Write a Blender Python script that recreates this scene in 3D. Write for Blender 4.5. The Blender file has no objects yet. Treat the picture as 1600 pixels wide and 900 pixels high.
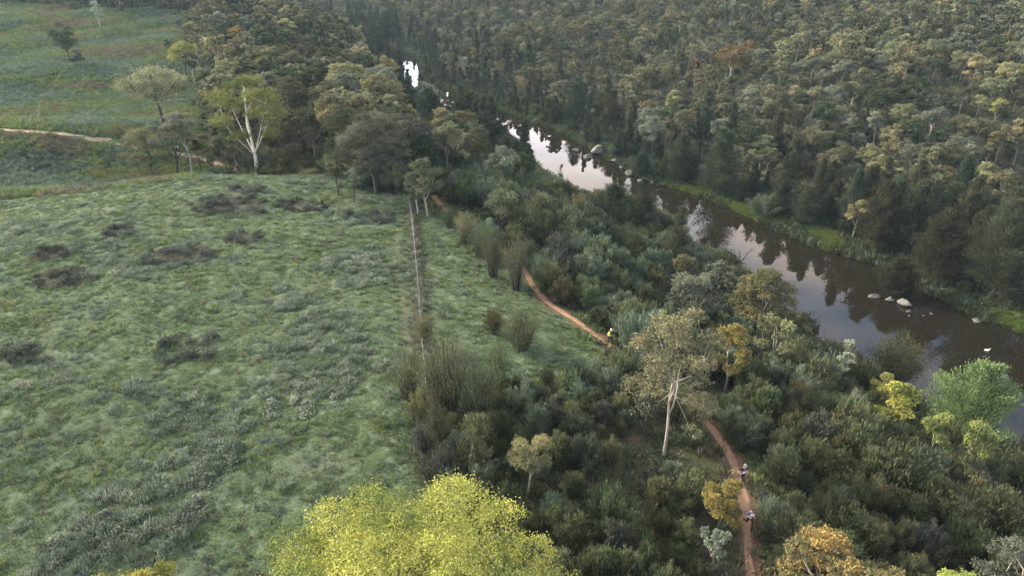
import bpy, math, random
import numpy as np
from mathutils import Vector, Matrix

# ------------------------------------------------------------------ camera, sky, sun, exposure
SC = bpy.context.scene
COL = SC.collection
CAM_Z = 33.0
PITCH = math.radians(27.0)
FPX = 1081.0                      # focal length in pixels of a 1600 px wide picture
cam_data = bpy.data.cameras.new('camera')
cam_data.sensor_width = 36.0
cam_data.lens = 36.0 * FPX / 1600.0
cam_data.clip_start = 0.5
cam_data.clip_end = 4000.0
cam = bpy.data.objects.new('camera', cam_data)
COL.objects.link(cam)
cam.location = (0, 0, CAM_Z)
cam.rotation_euler = (math.pi / 2 - PITCH, 0, 0)
SC.camera = cam

SUN_EL = math.radians(26.0)
SUN_AZ = math.radians(-62.0)      # from +Y, clockwise towards +X
sun_dir = Vector((math.sin(SUN_AZ) * math.cos(SUN_EL), math.cos(SUN_AZ) * math.cos(SUN_EL), math.sin(SUN_EL)))
sd = bpy.data.lights.new('sun', 'SUN')
sd.energy = 3.6
sd.angle = math.radians(16.0)
sd.color = (1.0, 0.85, 0.61)
so = bpy.data.objects.new('sun', sd)
COL.objects.link(so)
so.rotation_euler = (-sun_dir).to_track_quat('-Z', 'Y').to_euler()
so.location = (-60, 20, 90)

world = bpy.data.worlds.new('World')
SC.world = world
world.use_nodes = True
wn, wl = world.node_tree.nodes, world.node_tree.links
wn.clear()
w_out = wn.new('ShaderNodeOutputWorld')
w_bg = wn.new('ShaderNodeBackground')
w_sky = wn.new('ShaderNodeTexSky')
w_sky.sky_type = 'NISHITA'
w_sky.sun_disc = False
w_sky.sun_elevation = SUN_EL
w_sky.sun_rotation = SUN_AZ
w_sky.altitude = 600
w_sky.dust_density = 2.0
# evening cloud deck: direction projected on a flat layer, broken by noise
w_tc = wn.new('ShaderNodeTexCoord')
w_sep = wn.new('ShaderNodeSeparateXYZ')
wl.new(w_tc.outputs['Generated'], w_sep.inputs[0])
def wmath(op, a, b=None, clamp=False):
    n = wn.new('ShaderNodeMath'); n.operation = op; n.use_clamp = clamp
    for i, v in enumerate((a, b)):
        if v is None: continue
        if isinstance(v, (int, float)): n.inputs[i].default_value = v
        else: wl.new(v, n.inputs[i])
    return n.outputs[0]
w_den = wmath('ADD', wmath('MAXIMUM', w_sep.outputs['Z'], 0.0), 0.18)
w_cx = wmath('DIVIDE', w_sep.outputs['X'], w_den)
w_cy = wmath('DIVIDE', w_sep.outputs['Y'], w_den)
w_cmb = wn.new('ShaderNodeCombineXYZ')
wl.new(w_cx, w_cmb.inputs[0]); wl.new(w_cy, w_cmb.inputs[1])
w_n = wn.new('ShaderNodeTexNoise')
w_n.inputs['Scale'].default_value = 1.3; w_n.inputs['Detail'].default_value = 5; w_n.inputs['Roughness'].default_value = 0.55
wl.new(w_cmb.outputs[0], w_n.inputs['Vector'])
w_r = wn.new('ShaderNodeValToRGB')
w_r.color_ramp.elements[0].position = 0.36; w_r.color_ramp.elements[1].position = 0.62
wl.new(w_n.outputs['Fac'], w_r.inputs[0])
w_n2 = wn.new('ShaderNodeTexNoise')
w_n2.inputs['Scale'].default_value = 0.9; w_n2.inputs['Detail'].default_value = 2
w_off = wn.new('ShaderNodeVectorMath'); w_off.operation = 'ADD'; w_off.inputs[1].default_value = (3.1, 7.7, 0)
wl.new(w_cmb.outputs[0], w_off.inputs[0]); wl.new(w_off.outputs[0], w_n2.inputs['Vector'])
w_r2 = wn.new('ShaderNodeValToRGB')
w_r2.color_ramp.elements[0].position = 0.42; w_r2.color_ramp.elements[0].color = (4.5, 5.7, 7.6, 1)
w_r2.color_ramp.elements[1].position = 0.60; w_r2.color_ramp.elements[1].color = (9.5, 7.4, 5.2, 1)
wl.new(w_n2.outputs['Fac'], w_r2.inputs[0])
w_mix = wn.new('ShaderNodeMix'); w_mix.data_type = 'RGBA'
wl.new(w_r.outputs[0], w_mix.inputs['Factor'])
wl.new(w_sky.outputs[0], w_mix.inputs['A']); wl.new(w_r2.outputs[0], w_mix.inputs['B'])
# the west, ahead and to the left, still glows low over the hills
w_dot = wmath('ADD', wmath('MULTIPLY', w_sep.outputs['X'], -0.25), wmath('MULTIPLY', w_sep.outputs['Y'], 0.97))
w_side = wmath('ADD', 0.30, wmath('MULTIPLY', wmath('ADD', wmath('MULTIPLY', w_dot, 0.5), 0.5, True), 0.70))
w_low = wmath('POWER', 2.718, wmath('MULTIPLY', wmath('MAXIMUM', w_sep.outputs['Z'], 0.0), -2.5))
w_gain = wmath('ADD', 0.48, wmath('MULTIPLY', wmath('MULTIPLY', w_low, w_side), 2.5))
w_sc = wn.new('ShaderNodeVectorMath'); w_sc.operation = 'SCALE'
wl.new(w_mix.outputs['Result'], w_sc.inputs[0]); wl.new(w_gain, w_sc.inputs['Scale'])
# low clouds in the west catch the last peach light
w_band = wmath('POWER', 2.718, wmath('MULTIPLY', wmath('POWER', wmath('ABSOLUTE', wmath('DIVIDE', wmath('SUBTRACT', w_sep.outputs['Z'], 0.33), 0.085)), 2.0), -1.0))
w_warm = wmath('MULTIPLY', wmath('MULTIPLY', w_band, wmath('POWER', wmath('MAXIMUM', w_dot, 0.0), 3.0)), 0.85)
w_tint = wn.new('ShaderNodeMix'); w_tint.data_type = 'RGBA'; w_tint.blend_type = 'MULTIPLY'
w_tint.inputs['B'].default_value = (1.95, 1.02, 0.46, 1)
wl.new(w_warm, w_tint.inputs['Factor']); wl.new(w_sc.outputs[0], w_tint.inputs['A'])
wl.new(w_tint.outputs['Result'], w_bg.inputs['Color'])
w_bg.inputs['Strength'].default_value = 0.12
wl.new(w_bg.outputs[0], w_out.inputs[0])

SC.view_settings.view_transform = 'Standard'
SC.view_settings.look = 'None'
SC.view_settings.gamma = 1.0
SC.view_settings.use_curve_mapping = False
SC.view_settings.exposure = 2.05
SC.cycles.max_bounces = 6
SC.cycles.diffuse_bounces = 2
SC.cycles.glossy_bounces = 2
SC.cycles.transmission_bounces = 2
SC.cycles.transparent_max_bounces = 4
SC.cycles.volume_bounces = 0
SC.cycles.use_denoising = True
SC.cycles.sample_clamp_indirect = 4.0

# ------------------------------------------------------------------ small numeric helpers
RNG = np.random.default_rng(11)
CP, SP = math.cos(PITCH), math.sin(PITCH)

def ray(u, v):
    a = (np.asarray(u, float) - 800.0) / FPX
    b = -(np.asarray(v, float) - 450.0) / FPX
    return np.stack([a, CP + b * SP, -SP + b * CP], -1)

def on_level(u, v, z):
    d = ray(u, v)
    t = (z - CAM_Z) / d[..., 2]
    return d[..., :2] * t[..., None]

def project(p):
    p = np.asarray(p, float)
    x, y, z = p[..., 0], p[..., 1], p[..., 2] - CAM_Z
    dep = y * CP - z * SP
    up = y * SP + z * CP
    dep_s = np.where(dep > 0.1, dep, 0.1)
    return 800 + FPX * x / dep_s, 450 - FPX * up / dep_s, dep

def _hash(ix, iy, s):
    h = (ix * 374761393 + iy * 668265263 + s * 974634777) & 0xFFFFFFFF
    h = ((h ^ (h >> 13)) * 1274126177) & 0xFFFFFFFF
    return ((h ^ (h >> 16)) & 0xFFFF) / 65535.0

def vnoise(x, y, s=0):
    ix, iy = np.floor(x).astype(np.int64), np.floor(y).astype(np.int64)
    fx, fy = x - ix, y - iy
    fx, fy = fx * fx * (3 - 2 * fx), fy * fy * (3 - 2 * fy)
    a, b = _hash(ix, iy, s), _hash(ix + 1, iy, s)
    c, d = _hash(ix, iy + 1, s), _hash(ix + 1, iy + 1, s)
    return (a * (1 - fx) + b * fx) * (1 - fy) + (c * (1 - fx) + d * fx) * fy

def fbm(x, y, s=0, o=4):
    r, a, t = 0.0, 1.0, 0.0
    for i in range(o):
        r = r + a * vnoise(x * 2 ** i, y * 2 ** i, s + i); t += a; a *= 0.5
    return r / t

def seg_dist(px, py, line):
    best = np.full(np.shape(px), 1e9)
    for (ax, ay), (bx, by) in zip(line[:-1], line[1:]):
        dx, dy = bx - ax, by - ay
        t = np.clip(((px - ax) * dx + (py - ay) * dy) / (dx * dx + dy * dy + 1e-9), 0, 1)
        best = np.minimum(best, np.hypot(px - ax - t * dx, py - ay - t * dy))
    return best

def inside(px, py, poly):
    r = np.zeros(np.shape(px), bool)
    n = len(poly)
    for i in range(n):
        (ax, ay), (bx, by) = poly[i], poly[(i + 1) % n]
        c = (ay > py) != (by > py)
        r ^= c & (px < (bx - ax) * (py - ay) / ((by - ay) if by != ay else 1e-9) + ax)
    return r

def smooth(e0, e1, x):
    t = np.clip((x - e0) / (e1 - e0), 0, 1)
    return t * t * (3 - 2 * t)

def resample(line, step):
    line = np.asarray(line, float)
    s = np.r_[0, np.cumsum(np.hypot(*np.diff(line, axis=0).T))]
    q = np.linspace(0, s[-1], max(2, int(s[-1] / step) + 1))
    out = np.stack([np.interp(q, s, line[:, 0]), np.interp(q, s, line[:, 1])], 1)
    for _ in range(2):
        out[1:-1] = 0.25 * out[:-2] + 0.5 * out[1:-1] + 0.25 * out[2:]
    return out

# ------------------------------------------------------------------ terrain
WATER = -12.0
_L = [(626, 92), (628, 125), (668, 160), (738, 186), (798, 215), (846, 268), (905, 308), (985, 336), (1040, 356), (1090, 392),
      (1150, 430), (1205, 492), (1280, 545), (1370, 602), (1460, 648), (1550, 692), (1700, 775)]
_R = [(652, 86), (660, 125), (704, 140), (762, 165), (812, 184), (868, 203), (940, 242), (1010, 282), (1110, 312), (1180, 345),
      (1270, 386), (1370, 414), (1450, 458), (1530, 500), (1600, 522), (1750, 575)]
BANK_L = [(-330, 430), (-200, 400), (-110, 352), (-72, 322)] + [tuple(p) for p in on_level(*np.array(_L).T, WATER)] + [(62, 20), (60, -80)]
BANK_R = [(-330, 450), (-200, 421), (-104, 372), (-58, 336)] + [tuple(p) for p in on_level(*np.array(_R).T, WATER)] + [(92, 30), (90, -80)]
RIVER = BANK_L + BANK_R[::-1]
_dl = np.linspace(0, 400, 1601)
_pl = np.interp(_dl, [0, 2.5, 10, 24, 36, 50, 70, 400], [-12, -11.2, -8.6, -3.2, -0.4, 1.0, 1.4, 2.0])
_pl = np.convolve(np.pad(_pl, 16, 'edge'), np.ones(33) / 33, 'valid'); _pl += (-12.0 - _pl[0]) * np.exp(-_dl / 3)
_pr = np.interp(_dl, [0, 2.5, 9, 30, 90, 160, 400], [-12, -11.3, -10.7, -7.5, 3.0, 15.0, 56.0])
_pr = np.convolve(np.pad(_pr, 8, 'edge'), np.ones(17) / 17, 'valid'); _pr += (-12.0 - _pr[0]) * np.exp(-_dl / 3)
_yy = np.linspace(-100, 900, 1001)
_py = np.interp(_yy, [-100, 0, 90, 99, 112, 121, 132, 142, 158, 172, 270, 350, 600, 900],
                [0, 0, 0, -0.5, -5.2, -5.4, -1.4, -2.0, -6.2, -5.6, 5.5, 9, 16, 20])
_py = np.convolve(np.pad(_py, 3, 'edge'), np.ones(7) / 7, 'valid')

def terrain(x, y):
    x, y = np.asarray(x, float), np.asarray(y, float)
    dl, dr = seg_dist(x, y, BANK_L), seg_dist(x, y, BANK_R)
    ins = inside(x, y, RIVER)
    w = smooth(22, 62, dl)
    hl = np.interp(dl, _dl, _pl) + w * np.interp(y, _yy, _py)
    hl = hl - w * 3.2 * smooth(-88, -50, x) * np.exp(-((y - 134) / 11.0) ** 2) - 3.0 * smooth(52, 12, y) * smooth(20, 50, dl)
    hl = hl + w * smooth(165, 200, y) * (fbm(x / 38, y / 30, 17, 3) - 0.5) * 8.0
    hl = hl + w * smooth(128, 104, y) * smooth(70, 92, y) * (0.5 * np.exp(-((x + 36) / 22.0) ** 2) - 2.0 * smooth(-44, -84, x))
    hl = hl + smooth(8, 30, dl) * ((fbm(x / 23, y / 23, 3) - 0.5) * 1.6 + (fbm(x / 6, y / 6, 5) - 0.5) * 0.35)
    hr = np.interp(dr, _dl, _pr) + smooth(6, 50, dr) * (fbm(x / 45, y / 45, 9) - 0.5) * 9 + (fbm(x / 9, y / 9, 13) - 0.5) * smooth(2, 12, dr) * 1.2
    h = np.where(dl < dr, hl, hr)
    bed = WATER - np.minimum(1.6, 0.35 * np.minimum(dl, dr))
    return np.where(ins, bed, h)

# lookup grid for placing things on the ground
GX0, GX1, GY0, GY1, GS = -420.0, 460.0, 0.0, 640.0, 1.6
_gx, _gy = np.arange(GX0, GX1 + GS, GS), np.arange(GY0, GY1 + GS, GS)
_GH = terrain(*np.meshgrid(_gx, _gy))
def height(x, y):
    fx = np.clip((np.asarray(x, float) - GX0) / GS, 0, len(_gx) - 2.001)
    fy = np.clip((np.asarray(y, float) - GY0) / GS, 0, len(_gy) - 2.001)
    ix, iy = fx.astype(int), fy.astype(int)
    fx, fy = fx - ix, fy - iy
    return (_GH[iy, ix] * (1 - fx) + _GH[iy, ix + 1] * fx) * (1 - fy) + (_GH[iy + 1, ix] * (1 - fx) + _GH[iy + 1, ix + 1] * fx) * fy

def cast(u, v):
    """Distance along the view ray at which it meets the ground (or the water)."""
    d = ray(u, v)
    t = np.full(d.shape[:-1], 15.0)
    hit = np.zeros(t.shape, bool)
    for _ in range(420):
        p = d * t[..., None]
        z = CAM_Z + p[..., 2]
        gap = z - np.maximum(height(p[..., 0], p[..., 1]), WATER)
        hit |= gap < 0.02
        t = np.where(hit, t, t + np.clip(gap * 0.8, 0.03, 12))
        if hit.all() or t.min() > 900: break
    return t

def ground_at(u, v):
    d = ray(u, v)
    t = cast(np.array([u]), np.array([v]))[0]
    x, y = d[0] * t, d[1] * t
    return float(x), float(y), float(max(terrain(x, y), WATER))

def ground_line(pts):
    p = np.array(pts, float)
    t = cast(p[:, 0], p[:, 1])
    return (ray(p[:, 0], p[:, 1]) * t[:, None])[:, :2]

# ------------------------------------------------------------------ tags
def tag(o, label=None, cat=None, group=None, kind=None):
    if label: o['label'] = label
    if cat: o['category'] = cat
    if group: o['group'] = group
    if kind: o['kind'] = kind
    return o

def link(name, data, parent=None, loc=None):
    o = bpy.data.objects.new(name, data)
    COL.objects.link(o)
    if parent is not None: o.parent = parent
    if loc is not None: o.location = loc
    return o

# ------------------------------------------------------------------ mesh arrays
class MB:
    def __init__(s): s.v, s.f, s.t, s.m, s.n, s.sm = [], [], [], [], 0, []
    def add(s, v, f, tint, mat=0, smooth_=False):
        v, f = np.asarray(v, float).reshape(-1, 3), np.asarray(f, np.int64).reshape(-1, 4)
        s.v.append(v); s.f.append(f + s.n); s.n += len(v)
        s.t.append(np.broadcast_to(np.asarray(tint, float), (len(f),)))
        s.m.append(np.full(len(f), mat)); s.sm.append(np.full(len(f), smooth_))
    def mesh(s, name, mats):
        me = bpy.data.meshes.new(name)
        v, f = np.concatenate(s.v), np.concatenate(s.f)
        me.vertices.add(len(v)); me.vertices.foreach_set('co', v.ravel().astype(np.float32))
        me.loops.add(f.size); me.loops.foreach_set('vertex_index', f.ravel().astype(np.int32))
        me.polygons.add(len(f)); me.polygons.foreach_set('loop_start', np.arange(0, f.size, 4, dtype=np.int32))
        me.polygons.foreach_set('material_index', np.concatenate(s.m).astype(np.int32))
        me.polygons.foreach_set('use_smooth', np.concatenate(s.sm))
        a = me.attributes.new('tint', 'FLOAT', 'FACE')
        a.data.foreach_set('value', np.concatenate(s.t).astype(np.float32))
        for m in mats: me.materials.append(m)
        me.update(calc_edges=True); me.validate()
        return me

def unit(a): return a / (np.linalg.norm(a, axis=-1, keepdims=True) + 1e-9)

def leaves(mb, pos, axis, ln, wd, tint, rng, mat=0):
    n = len(pos)
    axis = unit(axis)
    side = unit(np.cross(axis, rng.normal(size=(n, 3))))
    ln = np.broadcast_to(ln, (n,))[:, None]; wd = np.broadcast_to(wd, (n,))[:, None]
    v = np.stack([pos - axis * ln * 0.5, pos + side * wd * 0.5 - axis * ln * 0.08, pos + axis * ln * 0.5, pos - side * wd * 0.5 + axis * ln * 0.08], 1)
    mb.add(v.reshape(-1, 3), np.arange(4 * n).reshape(n, 4), tint, mat)

def tube(mb, pts, rad, sides=5, mat=0, tint=0.5):
    pts = np.asarray(pts, float); n = len(pts)
    d = unit(np.gradient(pts, axis=0))
    ref = np.array([0.3, 0.9, 0.1]) if abs(d[0][1]) < 0.9 else np.array([1.0, 0, 0])
    a = unit(np.cross(d, ref)); b = np.cross(d, a)
    th = np.arange(sides) * 2 * math.pi / sides
    rad = np.broadcast_to(np.asarray(rad, float), (n,))
    v = pts[:, None] + rad[:, None, None] * (np.cos(th)[None, :, None] * a[:, None] + np.sin(th)[None, :, None] * b[:, None])
    i = np.arange(n * sides).reshape(n, sides)
    f = np.stack([i[:-1], np.roll(i[:-1], -1, 1), np.roll(i[1:], -1, 1), i[1:]], -1)
    mb.add(v.reshape(-1, 3), f.reshape(-1, 4), tint, mat, True)

def box(mb, c, s, rot=0.0, tint=0.5, mat=0):
    c, s = np.asarray(c, float), np.asarray(s, float) / 2
    q = np.array([[x, y, z] for z in (-1, 1) for y in (-1, 1) for x in (-1, 1)]) * s
    cr, sr = math.cos(rot), math.sin(rot)
    q = np.stack([q[:, 0] * cr - q[:, 1] * sr, q[:, 0] * sr + q[:, 1] * cr, q[:, 2]], 1) + c
    mb.add(q, [(0, 2, 3, 1), (4, 5, 7, 6), (0, 1, 5, 4), (2, 6, 7, 3), (0, 4, 6, 2), (1, 3, 7, 5)], tint, mat)

# ------------------------------------------------------------------ materials
def mat_new(name):
    m = bpy.data.materials.new(name); m.use_nodes = True
    n, l = m.node_tree.nodes, m.node_tree.links
    n.clear()
    return m, n, l

def leaf_mat(name, a, b, c=None, vary=0.5, trans=0.25, hue=0.03):
    """Leaf colour runs from a to b (to c) with the leaf's own tint; every plant has its own slight hue and value."""
    m, n, l = mat_new(name)
    at = n.new('ShaderNodeAttribute'); at.attribute_name = 'tint'
    r = n.new('ShaderNodeValToRGB'); e = r.color_ramp.elements
    e[0].color = (*a, 1); e[1].color = (*b, 1)
    if c: x = e.new(0.5); x.color = (*b, 1); e[2].color = (*c, 1)
    l.new(at.outputs['Fac'], r.inputs[0])
    oi = n.new('ShaderNodeObjectInfo')
    hs = n.new('ShaderNodeHueSaturation')
    mv = n.new('ShaderNodeMapRange'); mv.inputs['To Min'].default_value = 1 - vary * 0.55; mv.inputs['To Max'].default_value = 1 + vary * 0.6
    l.new(oi.outputs['Random'], mv.inputs['Value']); l.new(mv.outputs[0], hs.inputs['Value'])
    mm = n.new('ShaderNodeMath'); mm.operation = 'MULTIPLY'; mm.inputs[1].default_value = 7.31; l.new(oi.outputs['Random'], mm.inputs[0])
    fr = n.new('ShaderNodeMath'); fr.operation = 'FRACT'; l.new(mm.outputs[0], fr.inputs[0])
    mh = n.new('ShaderNodeMapRange'); mh.inputs['To Min'].default_value = 0.5 - hue; mh.inputs['To Max'].default_value = 0.5 + hue
    l.new(fr.outputs[0], mh.inputs['Value']); l.new(mh.outputs[0], hs.inputs['Hue'])
    l.new(r.outputs[0], hs.inputs['Color'])
    d = n.new('ShaderNodeBsdfDiffuse'); t = n.new('ShaderNodeBsdfTranslucent')
    l.new(hs.outputs[0], d.inputs[0]); l.new(hs.outputs[0], t.inputs[0])
    mx = n.new('ShaderNodeMixShader'); mx.inputs[0].default_value = trans
    l.new(d.outputs[0], mx.inputs[1]); l.new(t.outputs[0], mx.inputs[2])
    o = n.new('ShaderNodeOutputMaterial'); l.new(mx.outputs[0], o.inputs[0])
    return m

def noise_mat(name, a, b, scale=3.0, rough=0.9, bump=0.0, detail=5, stretch=None, spec=0.2):
    m, n, l = mat_new(name)
    g = n.new('ShaderNodeTexCoord'); src = g.outputs['Object']
    if stretch:
        mp = n.new('ShaderNodeMapping'); mp.inputs['Scale'].default_value = stretch
        l.new(src, mp.inputs[0]); src = mp.outputs[0]
    t = n.new('ShaderNodeTexNoise'); t.inputs['Scale'].default_value = scale; t.inputs['Detail'].default_value = detail; t.inputs['Roughness'].default_value = 0.65
    l.new(src, t.inputs['Vector'])
    r = n.new('ShaderNodeValToRGB'); r.color_ramp.elements[0].position = 0.32; r.color_ramp.elements[1].position = 0.68
    r.color_ramp.elements[0].color = (*a, 1); r.color_ramp.elements[1].color = (*b, 1)
    l.new(t.outputs['Fac'], r.inputs[0])
    p = n.new('ShaderNodeBsdfPrincipled'); p.inputs['Roughness'].default_value = rough
    p.inputs['Specular IOR Level'].default_value = spec
    l.new(r.outputs[0], p.inputs['Base Color'])
    if bump:
        bp = n.new('ShaderNodeBump'); bp.inputs['Strength'].default_value = bump; bp.inputs['Distance'].default_value = 0.05
        l.new(t.outputs['Fac'], bp.inputs['Height']); l.new(bp.outputs[0], p.inputs['Normal'])
    o = n.new('ShaderNodeOutputMaterial'); l.new(p.outputs[0], o.inputs[0])
    return m

M = {}
M['olive'] = leaf_mat('leaf_olive', (0.062, 0.076, 0.048), (0.185, 0.192, 0.112), vary=0.8)
M['gold'] = leaf_mat('leaf_gold', (0.090, 0.098, 0.056), (0.250, 0.238, 0.125), vary=0.7)
M['grey'] = leaf_mat('leaf_grey_green', (0.076, 0.094, 0.072), (0.200, 0.218, 0.162), vary=0.7)
M['dark'] = leaf_mat('leaf_dark_green', (0.038, 0.054, 0.033), (0.095, 0.112, 0.058))
M['rust'] = leaf_mat('leaf_rust', (0.105, 0.088, 0.050), (0.225, 0.150, 0.075))
M['lime'] = leaf_mat('leaf_lime', (0.095, 0.118, 0.046), (0.265, 0.275, 0.100))
M['wattle'] = leaf_mat('leaf_yellow_green', (0.070, 0.105, 0.038), (0.400, 0.400, 0.105), vary=0.1, trans=0.12)
M['orange'] = leaf_mat('leaf_orange', (0.105, 0.114, 0.070), (0.420, 0.300, 0.100), vary=0.1)
M['mustard'] = leaf_mat('leaf_mustard', (0.105, 0.115, 0.050), (0.285, 0.250, 0.078), vary=0.1)
M['blossom'] = leaf_mat('leaf_cream_olive', (0.062, 0.074, 0.052), (0.215, 0.190, 0.118), vary=0.1)
M['willow'] = leaf_mat('leaf_willow', (0.110, 0.160, 0.070), (0.200, 0.270, 0.120), vary=0.1)
M['pale'] = leaf_mat('leaf_pale_silver', (0.160, 0.200, 0.150), (0.300, 0.350, 0.270), vary=0.2)
M['oak'] = leaf_mat('needle_dark', (0.030, 0.045, 0.031), (0.082, 0.096, 0.060))
M['oak_brown'] = leaf_mat('needle_brown', (0.034, 0.043, 0.028), (0.090, 0.086, 0.052))
M['shrub'] = leaf_mat('shrub_olive', (0.042, 0.060, 0.034), (0.118, 0.140, 0.072), vary=0.7)
M['shrub_tan'] = leaf_mat('shrub_tan', (0.052, 0.064, 0.038), (0.150, 0.155, 0.082), vary=0.7)
M['shrub_blue'] = leaf_mat('shrub_blue_green', (0.046, 0.068, 0.050), (0.120, 0.155, 0.108), vary=0.7)
M['bramble'] = leaf_mat('bramble', (0.034, 0.042, 0.036), (0.088, 0.100, 0.085))
M['greybush'] = leaf_mat('grey_bush', (0.110, 0.140, 0.110), (0.230, 0.265, 0.205))
M['g_green'] = leaf_mat('grass_green', (0.048, 0.085, 0.042), (0.150, 0.205, 0.098), vary=0.5, trans=0.2)
M['g_yellow'] = leaf_mat('grass_yellow', (0.080, 0.115, 0.045), (0.210, 0.255, 0.105), vary=0.5, trans=0.2)
M['g_grey'] = leaf_mat('grass_grey', (0.070, 0.105, 0.078), (0.200, 0.250, 0.188), vary=0.5, trans=0.2)
M['g_brown'] = leaf_mat('grass_dry', (0.085, 0.080, 0.060), (0.190, 0.170, 0.125), vary=0.5, trans=0.2)
M['sedge'] = leaf_mat('sedge', (0.065, 0.105, 0.030), (0.165, 0.215, 0.065), trans=0.2)
M['bark_pale'] = noise_mat('bark_pale', (0.17, 0.15, 0.13), (0.42, 0.39, 0.35), 1.6, stretch=(3, 3, 0.7), bump=0.3)
M['bark_white'] = noise_mat('bark_white', (0.42, 0.40, 0.36), (0.70, 0.68, 0.62), 1.2, stretch=(2, 2, 0.6))
M['bark_dark'] = noise_mat('bark_dark', (0.024, 0.022, 0.019), (0.075, 0.066, 0.056), 3, stretch=(3, 3, 0.6), bump=0.4)
M['rock'] = noise_mat('rock', (0.03, 0.03, 0.03), (0.13, 0.13, 0.125), 1.7, bump=0.8)
M['bark_grey'] = noise_mat('bark_grey', (0.09, 0.08, 0.07), (0.24, 0.22, 0.19), 1.6, stretch=(3, 3, 0.7), bump=0.3)
M['rock_pale'] = noise_mat('rock_pale', (0.06, 0.064, 0.064), (0.18, 0.185, 0.185), 1.7, bump=0.8)

# ------------------------------------------------------------------ plant shapes (a trunk mesh and a crown mesh each)
def limb(a, b, bend, n=6):
    a, b = np.asarray(a, float), np.asarray(b, float)
    m = (a + b) / 2 + bend
    t = np.linspace(0, 1, n)[:, None]
    return (1 - t) ** 2 * a + 2 * t * (1 - t) * m + t * t * b

def gum_shape(seed, H, R, base, n_cl, n_leaf, ll, lw, tall=1.0, clump=0.36, lean=0.6, trunk_r=None, bark='bark_pale', limb_k=1.0, flat=0.62, sep=0.6, shell=0.45):
    rng = np.random.default_rng(seed)
    tr = trunk_r or H * 0.017
    hb = base * H
    top = np.array([rng.normal() * lean * 0.5, rng.normal() * lean * 0.5, hb])
    tb, cb = MB(), MB()
    lead = np.array([top[0] * 1.6, top[1] * 1.6, H * 0.82])
    p1 = limb((0, 0, -0.4), top, np.array([rng.normal() * 0.25, rng.normal() * 0.25, 0]), 6)
    p2 = limb(top, lead, np.array([rng.normal() * 0.4, rng.normal() * 0.4, 0]), 5)
    path = np.concatenate([p1, p2[1:]])
    tube(tb, path, np.linspace(1.15, 0.28, len(path)) * tr, 7)
    # clumps of leaves at the ends of the limbs
    cs, k = [], 0
    while len(cs) < n_cl and k < 4000:
        k += 1
        rad = R * clump * rng.uniform(0.65, 1.2)
        az, rr = rng.uniform(0, 2 * math.pi), (R - rad * 0.8) * math.sqrt(rng.uniform(0.0, 1))
        zt = H - rad * flat * 0.9 - (rr / R) ** 2.0 * (H - hb) * 0.55 * tall
        z = zt - rng.uniform(0, 1) ** 1.6 * (H - hb) * 0.55
        if z < hb * 0.85: continue
        c = np.array([rr * math.cos(az) + lead[0] * 0.6, rr * math.sin(az) + lead[1] * 0.6, z])
        if any(np.linalg.norm((c - q) * (1, 1, 1.4)) < (rad + s) * sep for q, s in cs): continue
        cs.append((c, rad))
    area = np.array([s * s for _, s in cs]); share = area / area.sum()
    # a few main limbs leave the trunk, side branches run from them to the clumps
    nl = int(np.clip(round(len(cs) / 4.5), 2, 6))
    azs = rng.uniform(0, 6.28) + np.arange(nl) * 6.283 / nl + rng.normal(size=nl) * 0.35
    mains = []
    for q in range(nl):
        rr = R * rng.uniform(0.45, 0.7)
        a0 = path[int(np.clip(5 + rng.integers(-1, 2), 3, len(path) - 3))] if nl > 2 else path[4]
        e0 = np.array([math.cos(azs[q]) * rr + lead[0] * 0.6, math.sin(azs[q]) * rr + lead[1] * 0.6, hb + (H - hb) * rng.uniform(0.35, 0.7)])
        ml = limb(a0, e0, rng.normal(size=3) * 0.05 * H + np.array([0, 0, -0.03 * H]), 8)
        tube(tb, ml, np.linspace(0.62, 0.16, 8) * tr * limb_k, 6); mains.append(ml)
    allm = np.concatenate([m[2:] for m in mains] + [path[-3:]])
    for (c, rad), w in zip(cs, share):
        c0 = c - np.array([0, 0, rad * 0.2])
        dd = np.linalg.norm((allm - c0) * (1, 1, 0.8), axis=1) + np.where(allm[:, 2] > c0[2], 1.5, 0)
        st = allm[np.argmin(dd)]
        tube(tb, limb(st, c0, rng.normal(size=3) * 0.06 * np.linalg.norm(c0 - st), 5), np.linspace(0.2, 0.05, 5) * tr * limb_k, 4)
        n = max(12, int(n_leaf * w))
        ct = rng.uniform(0.1, 0.85)
        # each clump is itself broken into small sprays
        ns = max(5, int(n / 24))
        sd_ = rng.normal(size=(ns, 3)); sd_[:, 2] = np.abs(sd_[:, 2]) * 1.0 - 0.35 * rng.uniform(0, 1, ns) * 1.6; sd_ = unit(sd_)
        sp = c + sd_ * (rad * rng.uniform(shell, 1.0, (ns, 1)) * np.array([1, 1, flat]))
        st_ = np.clip(ct + rng.normal(size=ns) * 0.12, 0, 1)
        j = rng.integers(0, ns, n)
        off = rng.normal(size=(n, 3)) * rad * 0.155 * np.array([1, 1, 0.75])
        ax = sd_[j] * 0.7 + rng.normal(size=(n, 3)) * 0.75 + np.array([0, 0, -0.25])
        leaves(cb, sp[j] + off, ax, ll * rng.uniform(0.7, 1.3, n), lw * rng.uniform(0.7, 1.3, n), np.clip(st_[j] + rng.normal(size=n) * 0.07, 0, 1), rng)
    return tb.mesh('trunk', [M[bark]]), cb.mesh('crown', [M['olive']])

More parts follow.
